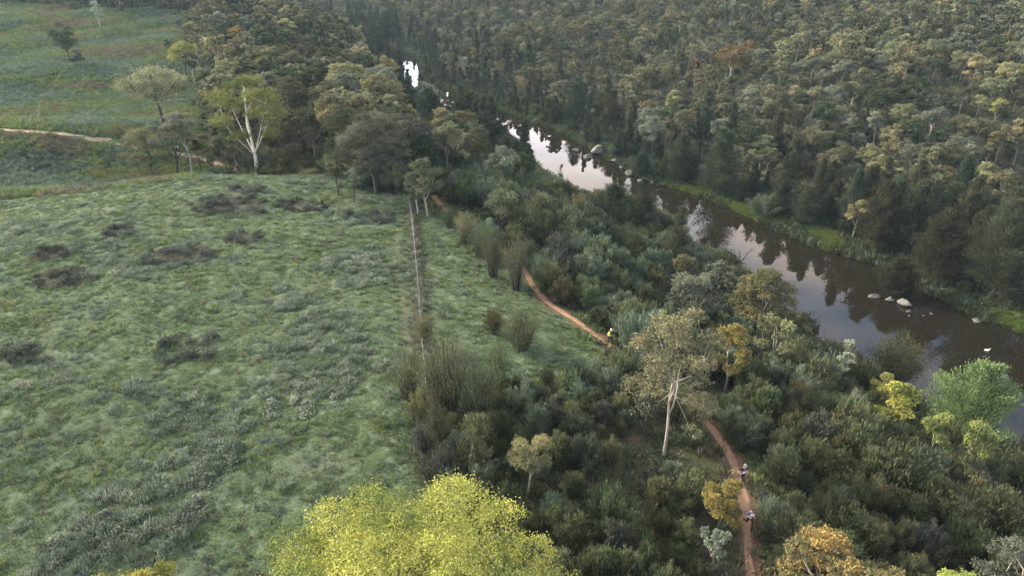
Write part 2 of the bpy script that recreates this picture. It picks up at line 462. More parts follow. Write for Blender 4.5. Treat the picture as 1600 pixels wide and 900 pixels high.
def oak_shape(seed, H, R, n_br, n_leaf, ll, lw, broad=1.0):
    """River oak: ragged cone of upswept branches, each a plume of fine needles."""
    rng = np.random.default_rng(seed)
    tb, cb = MB(), MB()
    lead = np.array([rng.normal() * 0.5, rng.normal() * 0.5, H])
    path = limb((0, 0, -0.4), lead, np.array([rng.normal() * 0.4, rng.normal() * 0.4, 0]), 9)
    tube(tb, path, np.linspace(1, 0.1, 9) * H * 0.016, 6)
    hh = np.sort(rng.uniform(0.08, 0.97, n_br))
    for h in hh:
        s = np.array([np.interp(h, np.linspace(0, 1, 9), path[:, k]) for k in range(3)])
        prof = np.interp(h, [0, 0.15, 0.4, 0.75, 1], [0.75, 1.0, 0.95 * broad, 0.55 * broad, 0.14])
        L = R * prof * rng.uniform(0.6, 1.15)
        az, el = rng.uniform(0, 2 * math.pi), math.radians(rng.uniform(12, 38) + 38 * h)
        d = np.array([math.cos(az) * math.cos(el), math.sin(az) * math.cos(el), math.sin(el)])
        e = s + d * L
        br = limb(s, e, np.array([0, 0, -0.12 * L]), 5)
        tube(tb, br, np.linspace(0.3, 0.05, 5) * H * 0.012, 4)
        n = max(10, int(n_leaf / n_br * (0.5 + prof)))
        t = rng.uniform(0.2, 1.05, n) ** 0.8
        pos = np.stack([np.interp(t, np.linspace(0, 1, 5), br[:, k]) for k in range(3)], 1)
        pos += rng.normal(size=(n, 3)) * (0.12 + 0.16 * R * prof * (1.1 - t[:, None] * 0.75)) * np.array([1, 1, 0.6])
        ax = d + rng.normal(size=(n, 3)) * 0.32 + np.array([0, 0, 0.55])
        ct = rng.uniform(0.0, 0.6) + 0.35 * (t - 0.5)
        leaves(cb, pos, ax, ll * rng.uniform(0.6, 1.3, n), lw * rng.uniform(0.6, 1.3, n), np.clip(ct + rng.normal(size=n) * 0.15, 0, 1), rng)
    return tb.mesh('trunk', [M['bark_dark']]), cb.mesh('crown', [M['oak']])

def shrub_shape(seed, H, R, n_st, n_leaf, ll, lw, open_=1.0):
    """Tea-tree like shrub: a fan of upright feathery stems."""
    rng = np.random.default_rng(seed)
    tb, cb = MB(), MB()
    for k in range(n_st):
        az, rr = rng.uniform(0, 2 * math.pi), math.sqrt(rng.uniform(0, 1))
        b = np.array([math.cos(az), math.sin(az), 0]) * rr * R * 0.32
        hh = H * (1 - 0.34 * rr ** 2) * rng.uniform(0.68, 1.08)
        e = np.array([math.cos(az + rng.normal() * 0.3) * rr * R * open_, math.sin(az + rng.normal() * 0.3) * rr * R * open_, hh])
        br = limb(b - (0, 0, 0.15), e, np.array([0, 0, 0.16 * hh]) + rng.normal(size=3) * 0.12, 6)
        tube(tb, br, np.linspace(0.024, 0.005, 6) * (H / 3), 4)
        n = max(6, int(n_leaf / n_st))
        t = rng.uniform(0.18, 1.06, n) ** 0.75
        q = np.linspace(0, 1, 6)
        pos = np.stack([np.interp(t, q, br[:, i]) for i in range(3)], 1) + (np.clip(t[:, None] - 1, 0, 1) * unit(e - b) * hh)
        pos += rng.normal(size=(n, 3)) * (0.05 + 0.11 * np.sin(np.clip(t[:, None], 0, 1) * 2.6)) * np.array([1, 1, 0.6]) * (H / 3) * 1.3
        d = unit(br[5] - br[2])
        ax = d + rng.normal(size=(n, 3)) * 0.24 + np.array([0, 0, 0.25])
        ct = rng.uniform(0.1, 0.7)
        leaves(cb, pos, ax, ll * rng.uniform(0.6, 1.3, n), lw * rng.uniform(0.6, 1.3, n), np.clip(ct - 0.25 + 0.45 * t + (rng.normal(size=n) * 0.16), 0, 1), rng)
    return tb.mesh('stems', [M['bark_dark']]), cb.mesh('foliage', [M['shrub']])

def mat_shape(seed, rx, ry, H, n_leaf, ll, lw, twig=0.5):
    """Low sprawling thicket: arching canes with small leaves."""
    rng = np.random.default_rng(seed)
    tb, cb = MB(), MB()
    ncl = 26
    a, r = rng.uniform(0, 2 * math.pi, ncl), np.sqrt(rng.uniform(0, 1, ncl))
    cx, cy = np.cos(a) * r * rx, np.sin(a) * r * ry
    ch = H * (1.05 - 0.7 * r ** 2) * rng.uniform(0.55, 1.1, ncl)
    for i in range(ncl):
        for _ in range(3):
            az = rng.uniform(0, 2 * math.pi); L = rng.uniform(0.5, 1.1)
            p = limb((cx[i], cy[i], -0.05), (cx[i] + math.cos(az) * L, cy[i] + math.sin(az) * L, ch[i] * rng.uniform(0.2, 0.9)), np.array([0, 0, ch[i] * 0.8]), 5)
            tube(tb, p, np.linspace(0.014, 0.006, 5), 3)
        n = n_leaf // ncl
        off = unit(rng.normal(size=(n, 3))) * rng.uniform(0.3, 1, (n, 1)) * np.array([rx * 0.3, ry * 0.3, ch[i] * 0.75])
        off[:, 2] = np.abs(off[:, 2])
        pos = np.array([cx[i], cy[i], 0.02]) + off
        ax = rng.normal(size=(n, 3)) + np.array([0, 0, 0.4])
        leaves(cb, pos, ax, ll * rng.uniform(0.6, 1.3, n), lw * rng.uniform(0.6, 1.3, n), np.clip(rng.uniform(0.15, 0.75) + rng.normal(size=n) * 0.15, 0, 1), rng)
    return tb.mesh('canes', [M['bark_dark']]), cb.mesh('foliage', [M['bramble']])

def tuft_shape(seed, n, R, H, w, mat, arch=0.6):
    rng = np.random.default_rng(seed)
    mb = MB()
    a = rng.uniform(0, 2 * math.pi, n); r = np.sqrt(rng.uniform(0, 1, n)) * R
    b = np.stack([np.cos(a) * r, np.sin(a) * r, np.full(n, -0.02)], 1)
    a2 = a + rng.normal(size=n) * 0.9
    out = rng.uniform(0.1, 1, n) * arch
    h = H * rng.uniform(0.55, 1.15, n) * (1 - 0.35 * (r / R) ** 2)
    tip = b + np.stack([np.cos(a2) * out * h, np.sin(a2) * out * h, h * np.sqrt(1 - 0.5 * np.clip(out, 0, 1) ** 2)], 1)
    side = np.stack([-np.sin(a2), np.cos(a2), np.zeros(n)], 1) * w * rng.uniform(0.7, 1.3, (n, 1))
    mid = b * 0.45 + tip * 0.55 + np.array([0, 0, 1]) * (0.1 * h)[:, None]
    v = np.stack([b - side * 0.4, b + side * 0.4, mid + side * 0.5, mid - side * 0.5, tip + side * 0.08, tip - side * 0.08], 1)
    i = np.arange(n)[:, None] * 6
    t = np.clip(rng.uniform(0.0, 1, n), 0, 1)
    mb.add(v.reshape(-1, 3), np.concatenate([i + [0, 1, 2, 3], i + [3, 2, 4, 5]]), np.r_[t, t])
    return mb.mesh('tuft', [M[mat]])

# ------------------------------------------------------------------ uncountable masses: points that carry instances of a few shapes
def mass(name, pts, scale, which, protos, label, cat, rng, tilt=0.12):
    """protos: list of meshes (drawn by geometry nodes on the points)."""
    n = len(pts)
    me = bpy.data.meshes.new(name)
    me.vertices.add(n); me.vertices.foreach_set('co', np.asarray(pts, np.float32).ravel())
    rot = np.stack([rng.normal(size=n) * tilt, rng.normal(size=n) * tilt, rng.uniform(0, 6.283, n)], 1)
    a = me.attributes.new('turn', 'FLOAT_VECTOR', 'POINT'); a.data.foreach_set('vector', rot.astype(np.float32).ravel())
    a = me.attributes.new('size', 'FLOAT', 'POINT'); a.data.foreach_set('value', np.asarray(scale, np.float32))
    a = me.attributes.new('which', 'INT', 'POINT'); a.data.foreach_set('value', np.asarray(which, np.int32))
    me.update()
    o = link(name, me)
    ng = bpy.data.node_groups.new(name + '_scatter', 'GeometryNodeTree')
    ng.interface.new_socket('Geometry', in_out='INPUT', socket_type='NodeSocketGeometry')
    ng.interface.new_socket('Geometry', in_out='OUTPUT', socket_type='NodeSocketGeometry')
    nn, nl = ng.nodes, ng.links
    gi, go = nn.new('NodeGroupInput'), nn.new('NodeGroupOutput')
    def named(nm, ty):
        q = nn.new('GeometryNodeInputNamedAttribute'); q.data_type = ty; q.inputs['Name'].default_value = nm
        return next(s for s in q.outputs if s.enabled and s.name == 'Attribute')
    wh, tu, sz = named('which', 'INT'), named('turn', 'FLOAT_VECTOR'), named('size', 'FLOAT')
    join = nn.new('GeometryNodeJoinGeometry')
    for k, pm in enumerate(protos):
        po = bpy.data.objects.new(name + '_shape', pm)
        oi = nn.new('GeometryNodeObjectInfo'); oi.inputs['Object'].default_value = po; oi.inputs['As Instance'].default_value = True
        cm = nn.new('FunctionNodeCompare'); cm.data_type = 'INT'; cm.operation = 'EQUAL'
        ci = [s for s in cm.inputs if s.enabled and s.type == 'INT']
        nl.new(wh, ci[0]); ci[1].default_value = k
        ip = nn.new('GeometryNodeInstanceOnPoints')
        nl.new(gi.outputs[0], ip.inputs['Points']); nl.new(cm.outputs[0], ip.inputs['Selection'])
        nl.new(oi.outputs['Geometry'], ip.inputs['Instance']); nl.new(tu, ip.inputs['Rotation']); nl.new(sz, ip.inputs['Scale'])
        nl.new(ip.outputs[0], join.inputs[0])
    nl.new(join.outputs[0], go.inputs[0])
    md = o.modifiers.new('scatter', 'NODES'); md.node_group = ng
    return tag(o, label, cat, None, 'stuff')

def join_meshes(name, a, b, mat_a, mat_b):
    """One mesh with trunk and crown faces, for shapes drawn as a mass."""
    vs, fs, ti, mi = [], [], [], []
    off = 0
    for me, k in ((a, 0), (b, 1)):
        v = np.empty(len(me.vertices) * 3, np.float32); me.vertices.foreach_get('co', v)
        f = np.empty(len(me.loops), np.int32); me.loops.foreach_get('vertex_index', f)
        t = np.empty(len(me.polygons), np.float32); me.attributes['tint'].data.foreach_get('value', t)
        vs.append(v.reshape(-1, 3)); fs.append(f.reshape(-1, 4) + off); off += len(me.vertices)
        ti.append(t); mi.append(np.full(len(t), k))
    mb = MB(); mb.v, mb.f, mb.t, mb.m = vs, fs, ti, mi
    mb.sm = [np.zeros(len(x), bool) for x in ti]
    return mb.mesh(name, [mat_a, mat_b])

# ------------------------------------------------------------------ where things grow (outlines taken on the ground)
def outline(px): return [tuple(p) for p in ground_line(px)]
MEADOW_NEAR = outline([(-260, 300), (0, 288), (130, 285), (300, 277), (500, 272), (560, 292), (640, 312), (700, 345), (750, 395), (812, 432), (870, 490),
                       (965, 565), (930, 590), (850, 592), (770, 612), (640, 612), (655, 700), (690, 762), (700, 990), (-300, 990)])
SPUR = outline([(-200, 200), (0, 204), (120, 214), (215, 232), (300, 252), (368, 268), (330, 272), (180, 262), (60, 268), (-200, 290)])
FAR_MEADOW = outline([(-200, 190), (0, 193), (120, 203), (185, 200), (205, 190), (250, 170), (320, 140), (322, 95), (300, 62), (345, 48), (335, 24), (200, 16), (-200, 6)])
TRAIL = resample(ground_line([(676, 306), (692, 324), (712, 345), (745, 368), (790, 396), (821, 424), (834, 448), (853, 470), (882, 490), (917, 513), (947, 536), (976, 556), (1003, 577),
                              (1040, 600), (1064, 618), (1088, 642), (1112, 668), (1130, 692), (1144, 718), (1155, 748), (1162, 778), (1167, 812), (1168, 850), (1173, 900), (1184, 990)]), 0.6)
TRACK = resample(ground_line([(-60, 199), (0, 203), (60, 206), (120, 212), (180, 222), (235, 233), (300, 244), (322, 250), (345, 258), (368, 266)]), 0.8)
FENCE = resample(ground_line([(640, 318), (645, 360), (650, 405), (653, 445), (656, 485), (661, 560), (668, 640), (676, 700), (681, 750), (684, 800), (687, 880)]), 4.2)
FENCE_FAR = resample(ground_line([(48, 196), (62, 166), (86, 134), (112, 106), (136, 82), (163, 50)]), 4.0)
WHEEL = resample(ground_line([(618, 365), (622, 400), (627, 440), (630, 480), (637, 530), (640, 580)]), 1.5)
GREEN_BANK = [outline(p) for p in ([(1035, 288), (1100, 296), (1120, 306), (1060, 304)], [(1110, 308), (1160, 318), (1230, 345), (1225, 358), (1160, 338)],
                                   [(1255, 356), (1305, 365), (1320, 385), (1290, 395)], [(1535, 487), (1620, 500), (1680, 540), (1590, 524)])]

def wob(x, y, a=2.2):
    return x + (fbm(x / 4, y / 4, 31, 3) - 0.5) * 2 * a, y + (fbm(x / 4, y / 4, 37, 3) - 0.5) * 2 * a
def meadow_at(x, y):
    xx, yy = wob(x, y)
    x8, y8 = wob(x, y, 9.0)
    return inside(xx, yy, MEADOW_NEAR) | inside(xx, yy, SPUR) | inside(x8, y8, FAR_MEADOW) | ((xx < -0.43 * yy - 3) & (yy > 88) & (yy < 205))

# dark and grey scrub patches on the near slope: (u, v, half width px, half height px)
SCRUB = [(362, 322, 62, 20), (282, 400, 60, 20), (100, 436, 48, 20), (86, 396, 38, 9), (185, 362, 20, 9), (388, 297, 36, 8), (160, 291, 32, 8), (300, 545, 60, 32),
         (70, 246, 60, 9), (30, 260, 45, 8), (105, 264, 45, 7), (200, 250, 40, 9), (470, 322, 40, 10), (550, 405, 48, 34), (575, 340, 45, 14), (380, 372, 30, 9),
         (330, 735, 40, 45), (240, 800, 90, 60), (140, 850, 70, 60), (470, 630, 60, 26), (370, 690, 60, 30), (40, 560, 40, 25)]
_sp = ground_line([(s[0], s[1]) for s in SCRUB])
_sx = ground_line([(s[0] + s[2], s[1]) for s in SCRUB]); _sy = ground_line([(s[0], s[1] + s[3]) for s in SCRUB])
SCRUB_W = [(p[0], p[1], max(0.8, np.hypot(*(a - p))), float(np.clip(np.hypot(*(b - p)), 0.8, 0.45 * np.hypot(*(a - p)) + 0.8))) for p, a, b in zip(_sp, _sx, _sy)]
def scrub_at(x, y):
    r = np.zeros(np.shape(x))
    for cx, cy, rx, ry in [w for i, w in enumerate(SCRUB_W) if i not in (7, 13, 14, 16, 17, 18, 19, 20, 21)]:
        q = np.hypot((x - cx) / rx, (y - cy) / ry)
        r = np.maximum(r, 1 - smooth(0.55, 1.25, q + (fbm(x / 1.3, y / 1.3, 51, 3) - 0.5) * 0.9))
    return r

# ------------------------------------------------------------------ ground, water, paths
def grid_lines(lo, hi, f0, f1, fine, grow):
    a = list(np.arange(f0, f1 + 1e-6, fine))
    s, x = fine, a[-1]
    while x < hi: s *= grow; x += s; a.append(x)
    s, x, b = fine, a[0], []
    while x > lo: s *= grow; x -= s; b.append(x)
    return np.array(b[::-1] + a)
gxs, gys = grid_lines(-520, 560, -62, 70, 0.6, 1.04), grid_lines(-70, 720, 14, 112, 0.6, 1.025)
GXX, GYY = np.meshgrid(gxs, gys)
gz = terrain(GXX, GYY)
dLg, dRg = seg_dist(GXX, GYY, BANK_L), seg_dist(GXX, GYY, BANK_R)
g_right = dRg < dLg
g_mead = meadow_at(GXX, GYY).astype(float)
g_scr = scrub_at(GXX, GYY)
g_path = 1 - smooth(0.3, 1.1, seg_dist(GXX, GYY, TRAIL) + (fbm(GXX / 1.1, GYY / 1.1, 71, 3) - 0.5) * 1.2)
g_wheel = np.maximum(1 - smooth(0.25, 0.8, seg_dist(GXX, GYY, WHEEL)), 1 - smooth(0.4, 1.5, seg_dist(GXX, GYY, FENCE)) * 1.0)
g_wheel = np.maximum(g_wheel, 1 - smooth(0.8, 2.5, seg_dist(GXX, GYY, FENCE_FAR)))
g_green = np.zeros(gz.shape)
for poly in GREEN_BANK: g_green = np.maximum(g_green, inside(*wob(GXX, GYY, 1.6), poly).astype(float))
lump = np.maximum(0, fbm(GXX / 0.9, GYY / 0.9, 81, 3) - 0.42) * 0.55 * (GYY < 130) * g_mead
gz = gz + lump * (1 - g_wheel) * (1 - g_path) + (fbm(GXX / 1.4, GYY / 1.4, 85, 3) - 0.5) * 0.3 * (1 - g_mead) * smooth(2, 6, np.minimum(dLg, dRg)) * (1 - g_path)

def grid_mesh(name, X, Y, Z, attrs):
    ny, nx = Z.shape
    v = np.stack([X, Y, Z], -1).reshape(-1, 3)
    i = np.arange(nx * ny).reshape(ny, nx)
    f = np.stack([i[:-1, :-1], i[:-1, 1:], i[1:, 1:], i[1:, :-1]], -1).reshape(-1, 4)
    mb = MB(); mb.add(v, f, 0.5, 0, True)
    me = mb.mesh(name, [])
    for k, a in attrs.items():
        t = me.attributes.new(k, 'FLOAT', 'POINT'); t.data.foreach_set('value', np.ascontiguousarray(a, np.float32).ravel())
    return me

def ground_material():
    m, n, l = mat_new('ground_cover')
    geo = n.new('ShaderNodeNewGeometry')
    def noise(scale, detail=4, rough=0.6, off=0.0, sy=1.0):
        mp = n.new('ShaderNodeMapping'); mp.inputs['Location'].default_value = (off, off * 1.7, 0); mp.inputs['Scale'].default_value = (1, sy, 1)
        l.new(geo.outputs['Position'], mp.inputs[0])
        t = n.new('ShaderNodeTexNoise'); t.inputs['Scale'].default_value = scale; t.inputs['Detail'].default_value = detail; t.inputs['Roughness'].default_value = rough
        l.new(mp.outputs[0], t.inputs['Vector']); return t.outputs['Fac']
    def ramp(f, p0, p1):
        r = n.new('ShaderNodeMapRange'); r.interpolation_type = 'SMOOTHSTEP'
        r.inputs['From Min'].default_value = p0; r.inputs['From Max'].default_value = p1
        l.new(f, r.inputs['Value']); return r.outputs[0]
    def mix(f, a, b):
        x = n.new('ShaderNodeMix'); x.data_type = 'RGBA'
        if isinstance(f, float): x.inputs['Factor'].default_value = f
        else: l.new(f, x.inputs['Factor'])
        for k, c in (('A', a), ('B', b)):
            if isinstance(c, tuple): x.inputs[k].default_value = (*c, 1)
            else: l.new(c, x.inputs[k])
        return x.outputs['Result']
    def attr(nm):
        a = n.new('ShaderNodeAttribute'); a.attribute_name = nm; return a.outputs['Fac']
    fine, mid, big = noise(5.5, 5, 0.7), noise(1.1, 4, 0.65, 3.0), noise(0.13, 4, 0.6, 9.0)
    mead = mix(ramp(fine, 0.35, 0.66), (0.028, 0.048, 0.026), (0.085, 0.118, 0.062))
    mead = mix(ramp(mid, 0.50, 0.68), mead, (0.105, 0.140, 0.098))
    mead = mix(ramp(big, 0.52, 0.68), mead, (0.080, 0.102, 0.070))
    mead = mix(ramp(noise(0.22, 4, 0.6, 21.0), 0.60, 0.80), mead, (0.120, 0.160, 0.068))
    scr = mix(ramp(fine, 0.35, 0.65), (0.034, 0.042, 0.034), (0.082, 0.092, 0.076))
    mead = mix(attr('scrub'), mead, scr)
    wood = mix(ramp(fine, 0.35, 0.65), (0.034, 0.038, 0.022), (0.085, 0.082, 0.052))
    wood = mix(ramp(mid, 0.5, 0.68), wood, (0.055, 0.075, 0.038))
    wood = mix(ramp(noise(0.3, 4, 0.6, 40.0), 0.62, 0.72), wood, (0.125, 0.085, 0.062))
    hill = mix(ramp(mid, 0.35, 0.68), (0.036, 0.040, 0.028), (0.085, 0.082, 0.062))
    c = mix(attr('hill'), wood, hill)
    c = mix(attr('meadow'), c, mead)
    c = mix(attr('worn'), c, mix(ramp(fine, 0.4, 0.6), (0.060, 0.058, 0.045), (0.130, 0.120, 0.085)))
    c = mix(attr('bank'), c, mix(ramp(mid, 0.4, 0.6), (0.065, 0.100, 0.030), (0.115, 0.160, 0.048)))
    c = mix(attr('soil'), c, mix(ramp(fine, 0.35, 0.65), (0.120, 0.080, 0.055), (0.200, 0.135, 0.092)))
    c = mix(attr('shore'), c, mix(ramp(fine, 0.35, 0.65), (0.035, 0.034, 0.026), (0.085, 0.080, 0.066)))
    p = n.new('ShaderNodeBsdfPrincipled'); p.inputs['Roughness'].default_value = 1.0; p.inputs['Specular IOR Level'].default_value = 0.05
    l.new(c, p.inputs['Base Color'])
    b = n.new('ShaderNodeBump'); b.inputs['Strength'].default_value = 0.9; b.inputs['Distance'].default_value = 0.18
    l.new(fine, b.inputs['Height']); l.new(b.outputs[0], p.inputs['Normal'])
    o = n.new('ShaderNodeOutputMaterial'); l.new(p.outputs[0], o.inputs[0])
    return m

g_shore = (1 - smooth(0.2, 1.2, np.minimum(dLg, dRg))) * 0.8
me = grid_mesh('ground', GXX, GYY, gz, {'meadow': g_mead, 'scrub': g_scr, 'soil': g_path * 0.85, 'worn': g_wheel * 0.4, 'bank': g_green, 'shore': g_shore * (1 - g_green), 'hill': g_right.astype(float)})
me.materials.append(ground_material())
tag(link('ground', me), 'grassy hill, scrubby slope and wooded hillside either side of the river', None, None, 'structure')

# water sheet between the banks, tucked a little under the shores
def water_material():
    m, n, l = mat_new('river_water')
    p = n.new('ShaderNodeBsdfPrincipled')
    p.inputs['Base Color'].default_value = (0.010, 0.009, 0.006, 1)
    p.inputs['Roughness'].default_value = 0.015; p.inputs['IOR'].default_value = 1.33
    geo = n.new('ShaderNodeNewGeometry')
    t = n.new('ShaderNodeTexNoise'); t.inputs['Scale'].default_value = 0.5; t.inputs['Detail'].default_value = 1
    l.new(geo.outputs['Position'], t.inputs['Vector'])
    b = n.new('ShaderNodeBump'); b.inputs['Strength'].default_value = 0.02; b.inputs['Distance'].default_value = 0.1
    l.new(t.outputs['Fac'], b.inputs['Height']); l.new(b.outputs[0], p.inputs['Normal'])
    o = n.new('ShaderNodeOutputMaterial'); l.new(p.outputs[0], o.inputs[0])
    return m
bl, br = resample(BANK_L, 4.0), resample(BANK_R, 4.0)
k = 160
ql = np.stack([np.interp(np.linspace(0, 1, k), np.linspace(0, 1, len(bl)), bl[:, i]) for i in (0, 1)], 1)
qr = np.stack([np.interp(np.linspace(0, 1, k), np.linspace(0, 1, len(br)), br[:, i]) for i in (0, 1)], 1)
dv = unit(qr - ql); ql, qr = ql - dv * 2.5, qr + dv * 2.5
mb = MB(); i = np.arange(k)
mb.add(np.concatenate([np.c_[ql, np.full(k, WATER)], np.c_[qr, np.full(k, WATER)]]), np.stack([i[:-1], i[:-1] + k, i[1:] + k, i[1:]], 1), 0.5)
tag(link('river', mb.mesh('river', [water_material()])), 'calm dark river winding between the wooded banks', None, None, 'structure')

M['dirt'] = noise_mat('trail_dirt', (0.170, 0.102, 0.070), (0.290, 0.190, 0.132), 1.4, bump=0.5)
M['dirt_pale'] = noise_mat('track_dirt', (0.15, 0.125, 0.09), (0.25, 0.21, 0.155), 1.2, bump=0.4)
def ribbon(name, line, w, mat, label, seed):
    d = unit(np.gradient(line, axis=0)); nrm = np.stack([-d[:, 1], d[:, 0]], 1)
    s = np.arange(len(line)) * 1.0
    cols = np.linspace(-1, 1, 7)
    X, Y = [], []
    for c in cols:
        ww = w * (0.5 + 0.8 * vnoise(s / 3.1, s * 0 + 2 + (c > 0) * 5, seed) + 0.35 * vnoise(s / 0.9, s * 0 + (c > 0) * 9, seed + 1))
        X.append(line[:, 0] + nrm[:, 0] * c * ww / 2); Y.append(line[:, 1] + nrm[:, 1] * c * ww / 2)
    X, Y = np.array(X), np.array(Y)
    Z = terrain(X, Y) + 0.05 - 0.10 * (np.abs(cols)[:, None] > 0.99) - 0.03 * (np.abs(cols)[:, None] < 0.4) + 0.03 * fbm(X, Y, seed + 3)
    me = grid_mesh(name, X, Y, Z, {}); me.materials.append(mat)
    return tag(link(name, me), label, None, None, 'structure')
ribbon('dirt_path', TRAIL, 0.75, M['dirt'], 'narrow orange dirt trail winding down through the shrubs', 3)
ribbon('dirt_track', TRACK, 1.3, M['dirt_pale'], 'pale track crossing the grassy spur behind the hill brow', 9)

# ------------------------------------------------------------------ shared plant shapes
GUM_FAR = [gum_shape(100 + i, H, R, b, n + 4, 2400, 0.50, 0.32, clump=0.34, flat=0.75, tall=1.2, trunk_r=0.11) for i, (H, R, b, n) in enumerate(
    [(10, 3.0, 0.38, 13), (10, 2.5, 0.42, 10), (10, 3.4, 0.36, 15), (10, 2.2, 0.34, 9), (10, 3.0, 0.46, 11), (10, 2.7, 0.30, 13)])]
GUM_MID = [gum_shape(120 + i, H, R, b, n, 8500, 0.28, 0.15, clump=0.38, flat=0.75, tall=1.2, trunk_r=0.14) for i, (H, R, b, n) in enumerate(
    [(10, 3.3, 0.38, 18), (10, 2.9, 0.44, 15), (10, 3.7, 0.36, 22), (10, 2.5, 0.42, 13), (10, 3.1, 0.48, 16)])]
OAK_FAR = [oak_shape(140 + i, 10, R, 54, 2200, 0.70, 0.20, b) for i, (R, b) in enumerate([(2.4, 1.0), (2.0, 0.9), (2.9, 1.15)])]
OAK_NEAR = [oak_shape(150 + i, 10, R, 90, 8500, 0.42, 0.10, b) for i, (R, b) in enumerate([(2.6, 1.1), (2.2, 0.95), (3.1, 1.2), (2.4, 1.0)])]
SHRUB = [shrub_shape(160 + i, 3.0, R, s, 3600, 0.32, 0.070, o) for i, (R, s, o) in enumerate(
    [(1.25, 34, 1.0), (1.5, 40, 1.05), (1.0, 28, 0.9), (1.7, 44, 1.1), (1.3, 36, 0.95), (1.1, 30, 1.2)])]
SHRUB_FAR = [shrub_shape(175 + i, 3.0, R, 18, 700, 0.42, 0.12, 1.1) for i, R in enumerate([1.5, 1.8, 1.3])]
BRAM = [mat_shape(185 + i, 1.0, 1.0, 0.55, 2600, 0.13, 0.06) for i in range(3)]

def own_mat(o, m):
    o.material_slots[0].link = 'OBJECT'; o.material_slots[0].material = m

def plant(name, shape, leaf, bark, loc, rot, scl, label, cat, group=None, parts=('trunk', 'crown')):
    e = link(name, None, None, loc)
    e.rotation_euler = (0, 0, rot); e.scale = (scl, scl, scl) if isinstance(scl, (int, float)) else scl
    tag(e, label, cat, group)
    for nm, me, mt in ((parts[0], shape[0], bark), (parts[1], shape[1], leaf)):
        own_mat(link(nm, me, e), M[mt])
    return e

# ------------------------------------------------------------------ sampling of the woods
def jitter_grid(x0, x1, y0, y1, s, rng):
    nx, ny = int((x1 - x0) / s), int((y1 - y0) / s)
    X, Y = np.meshgrid(np.arange(nx), np.arange(ny))
    X = X + 0.5 * (Y % 2)
    return x0 + (X.ravel() + rng.uniform(-0.42, 0.42, X.size)) * s, y0 + (Y.ravel() + rng.uniform(-0.42, 0.42, X.size)) * s

def in_frame(x, y, z, m=90):
    u, v, d = project(np.stack([x, y, z], -1))
    return (d > 2) & (u > -m) & (u < 1600 + m) & (v > -140) & (v < 900 + 160)

WATER_SEEN = [[(626, 86), (648, 84), (652, 138), (632, 124)], [(685, 132), (701, 132), (702, 164), (688, 160)],
              [(792, 196), (802, 184), (842, 190), (905, 210), (932, 240), (966, 256), (976, 276), (1022, 290), (1030, 318), (985, 300), (960, 300), (922, 306), (882, 288), (850, 268), (846, 238), (815, 216)],
              [(1022, 300), (1100, 312), (1200, 350), (1290, 398), (1400, 440), (1600, 520), (1600, 690), (1565, 680), (1545, 600), (1460, 560), (1350, 545), (1322, 545), (1235, 475), (1228, 438), (1160, 395), (1095, 380), (1070, 340)]]
_ws = []
for poly in WATER_SEEN:
    a = np.array(poly); X, Y = np.meshgrid(np.arange(a[:, 0].min(), a[:, 0].max(), 7), np.arange(a[:, 1].min(), a[:, 1].max(), 7))
    k = inside(X, Y, poly); _ws.append(np.c_[X[k], Y[k]])
WS = np.concatenate(_ws)
_tp = np.c_[TRAIL, height(TRAIL[:, 0], TRAIL[:, 1])]
_tu, _tv, _ = project(_tp)
_keep = ((_tv > 418) & (_tv < 560)) | ((_tv > 655) & (_tv < 745)) | (_tv > 826) | ((_tv > 319) & (_tv < 329))
TS = np.c_[_tu, _tv][_keep]
PEOPLE_PX = np.array([(951, 512), (951, 522), (951, 534), (1155, 738), (1155, 746), (1155, 754), (1168, 798), (1168, 810), (1168, 822), (372, 262), (438, 264)])

def crown_px(x, y, z, H, R, lo=0.35):
    """Picture ellipse of a plant: centre u, v, half width, half height, depth."""
    p = np.stack([x, y, z + H * (1 + lo) / 2], -1)
    u, v, d = project(p)
    return u, v, FPX * R / d, FPX * (H * (1 - lo) / 2 * 0.86 + R * 0.4) / d, d

def covers(u, v, a, b, pts, frac=0.85):
    q = ((pts[None, :, 0] - u[:, None]) / (a[:, None] * frac)) ** 2 + ((pts[None, :, 1] - v[:, None]) / (b[:, None] * frac)) ** 2
    return (q < 1).sum(1)

rng = np.random.default_rng(5)
HERO_XY = []          # filled by the named plants below, keeps the woods off them

# ------------------------------------------------------------------ trees one can single out
def top_z(y, v):
    k = (450.0 - v) / FPX
    return CAM_Z + y * (k * CP - SP) / (CP + k * SP)

HERO_ITEMS = []       # for the visibility count
def hero(name, base, vtop, half, kind, leaf, bark, label, cat='tree', n_cl=18, n_leaf=10500, ll=0.2, lw=0.1, b=0.4, seed=1, world_xy=None, squash=1.0, **kw):
    if world_xy: x, y = world_xy; z = float(terrain(x, y))
    else: x, y, z = ground_at(*base)
    H = max(0.8, top_z(y, vtop) - z)
    dep = y * CP - (z + H * 0.65 - CAM_Z) * SP
    R = half * dep / FPX
    if kind == 'gum': sh = gum_shape(seed, H, R, b, n_cl, n_leaf, ll, lw, **kw)
    elif kind == 'oak': sh = oak_shape(seed, H, R, n_cl, n_leaf, ll, lw, kw.get('broad', 1.0))
    elif kind == 'shrub': sh = shrub_shape(seed, H, R, n_cl, n_leaf, ll, lw, kw.get('open_', 1.0))
    parts = ('stems', 'foliage') if kind == 'shrub' else ('trunk', 'crown')
    o = plant(name, sh, leaf, bark, (x, y, z), 0.0, 1.0, label, cat, None, parts)
    HERO_XY.append((x, y, max(1.0, R * 0.75)))
    HERO_ITEMS.append((x, y, z, H, R, 0.35 if kind != 'shrub' else 0.0))
    return o

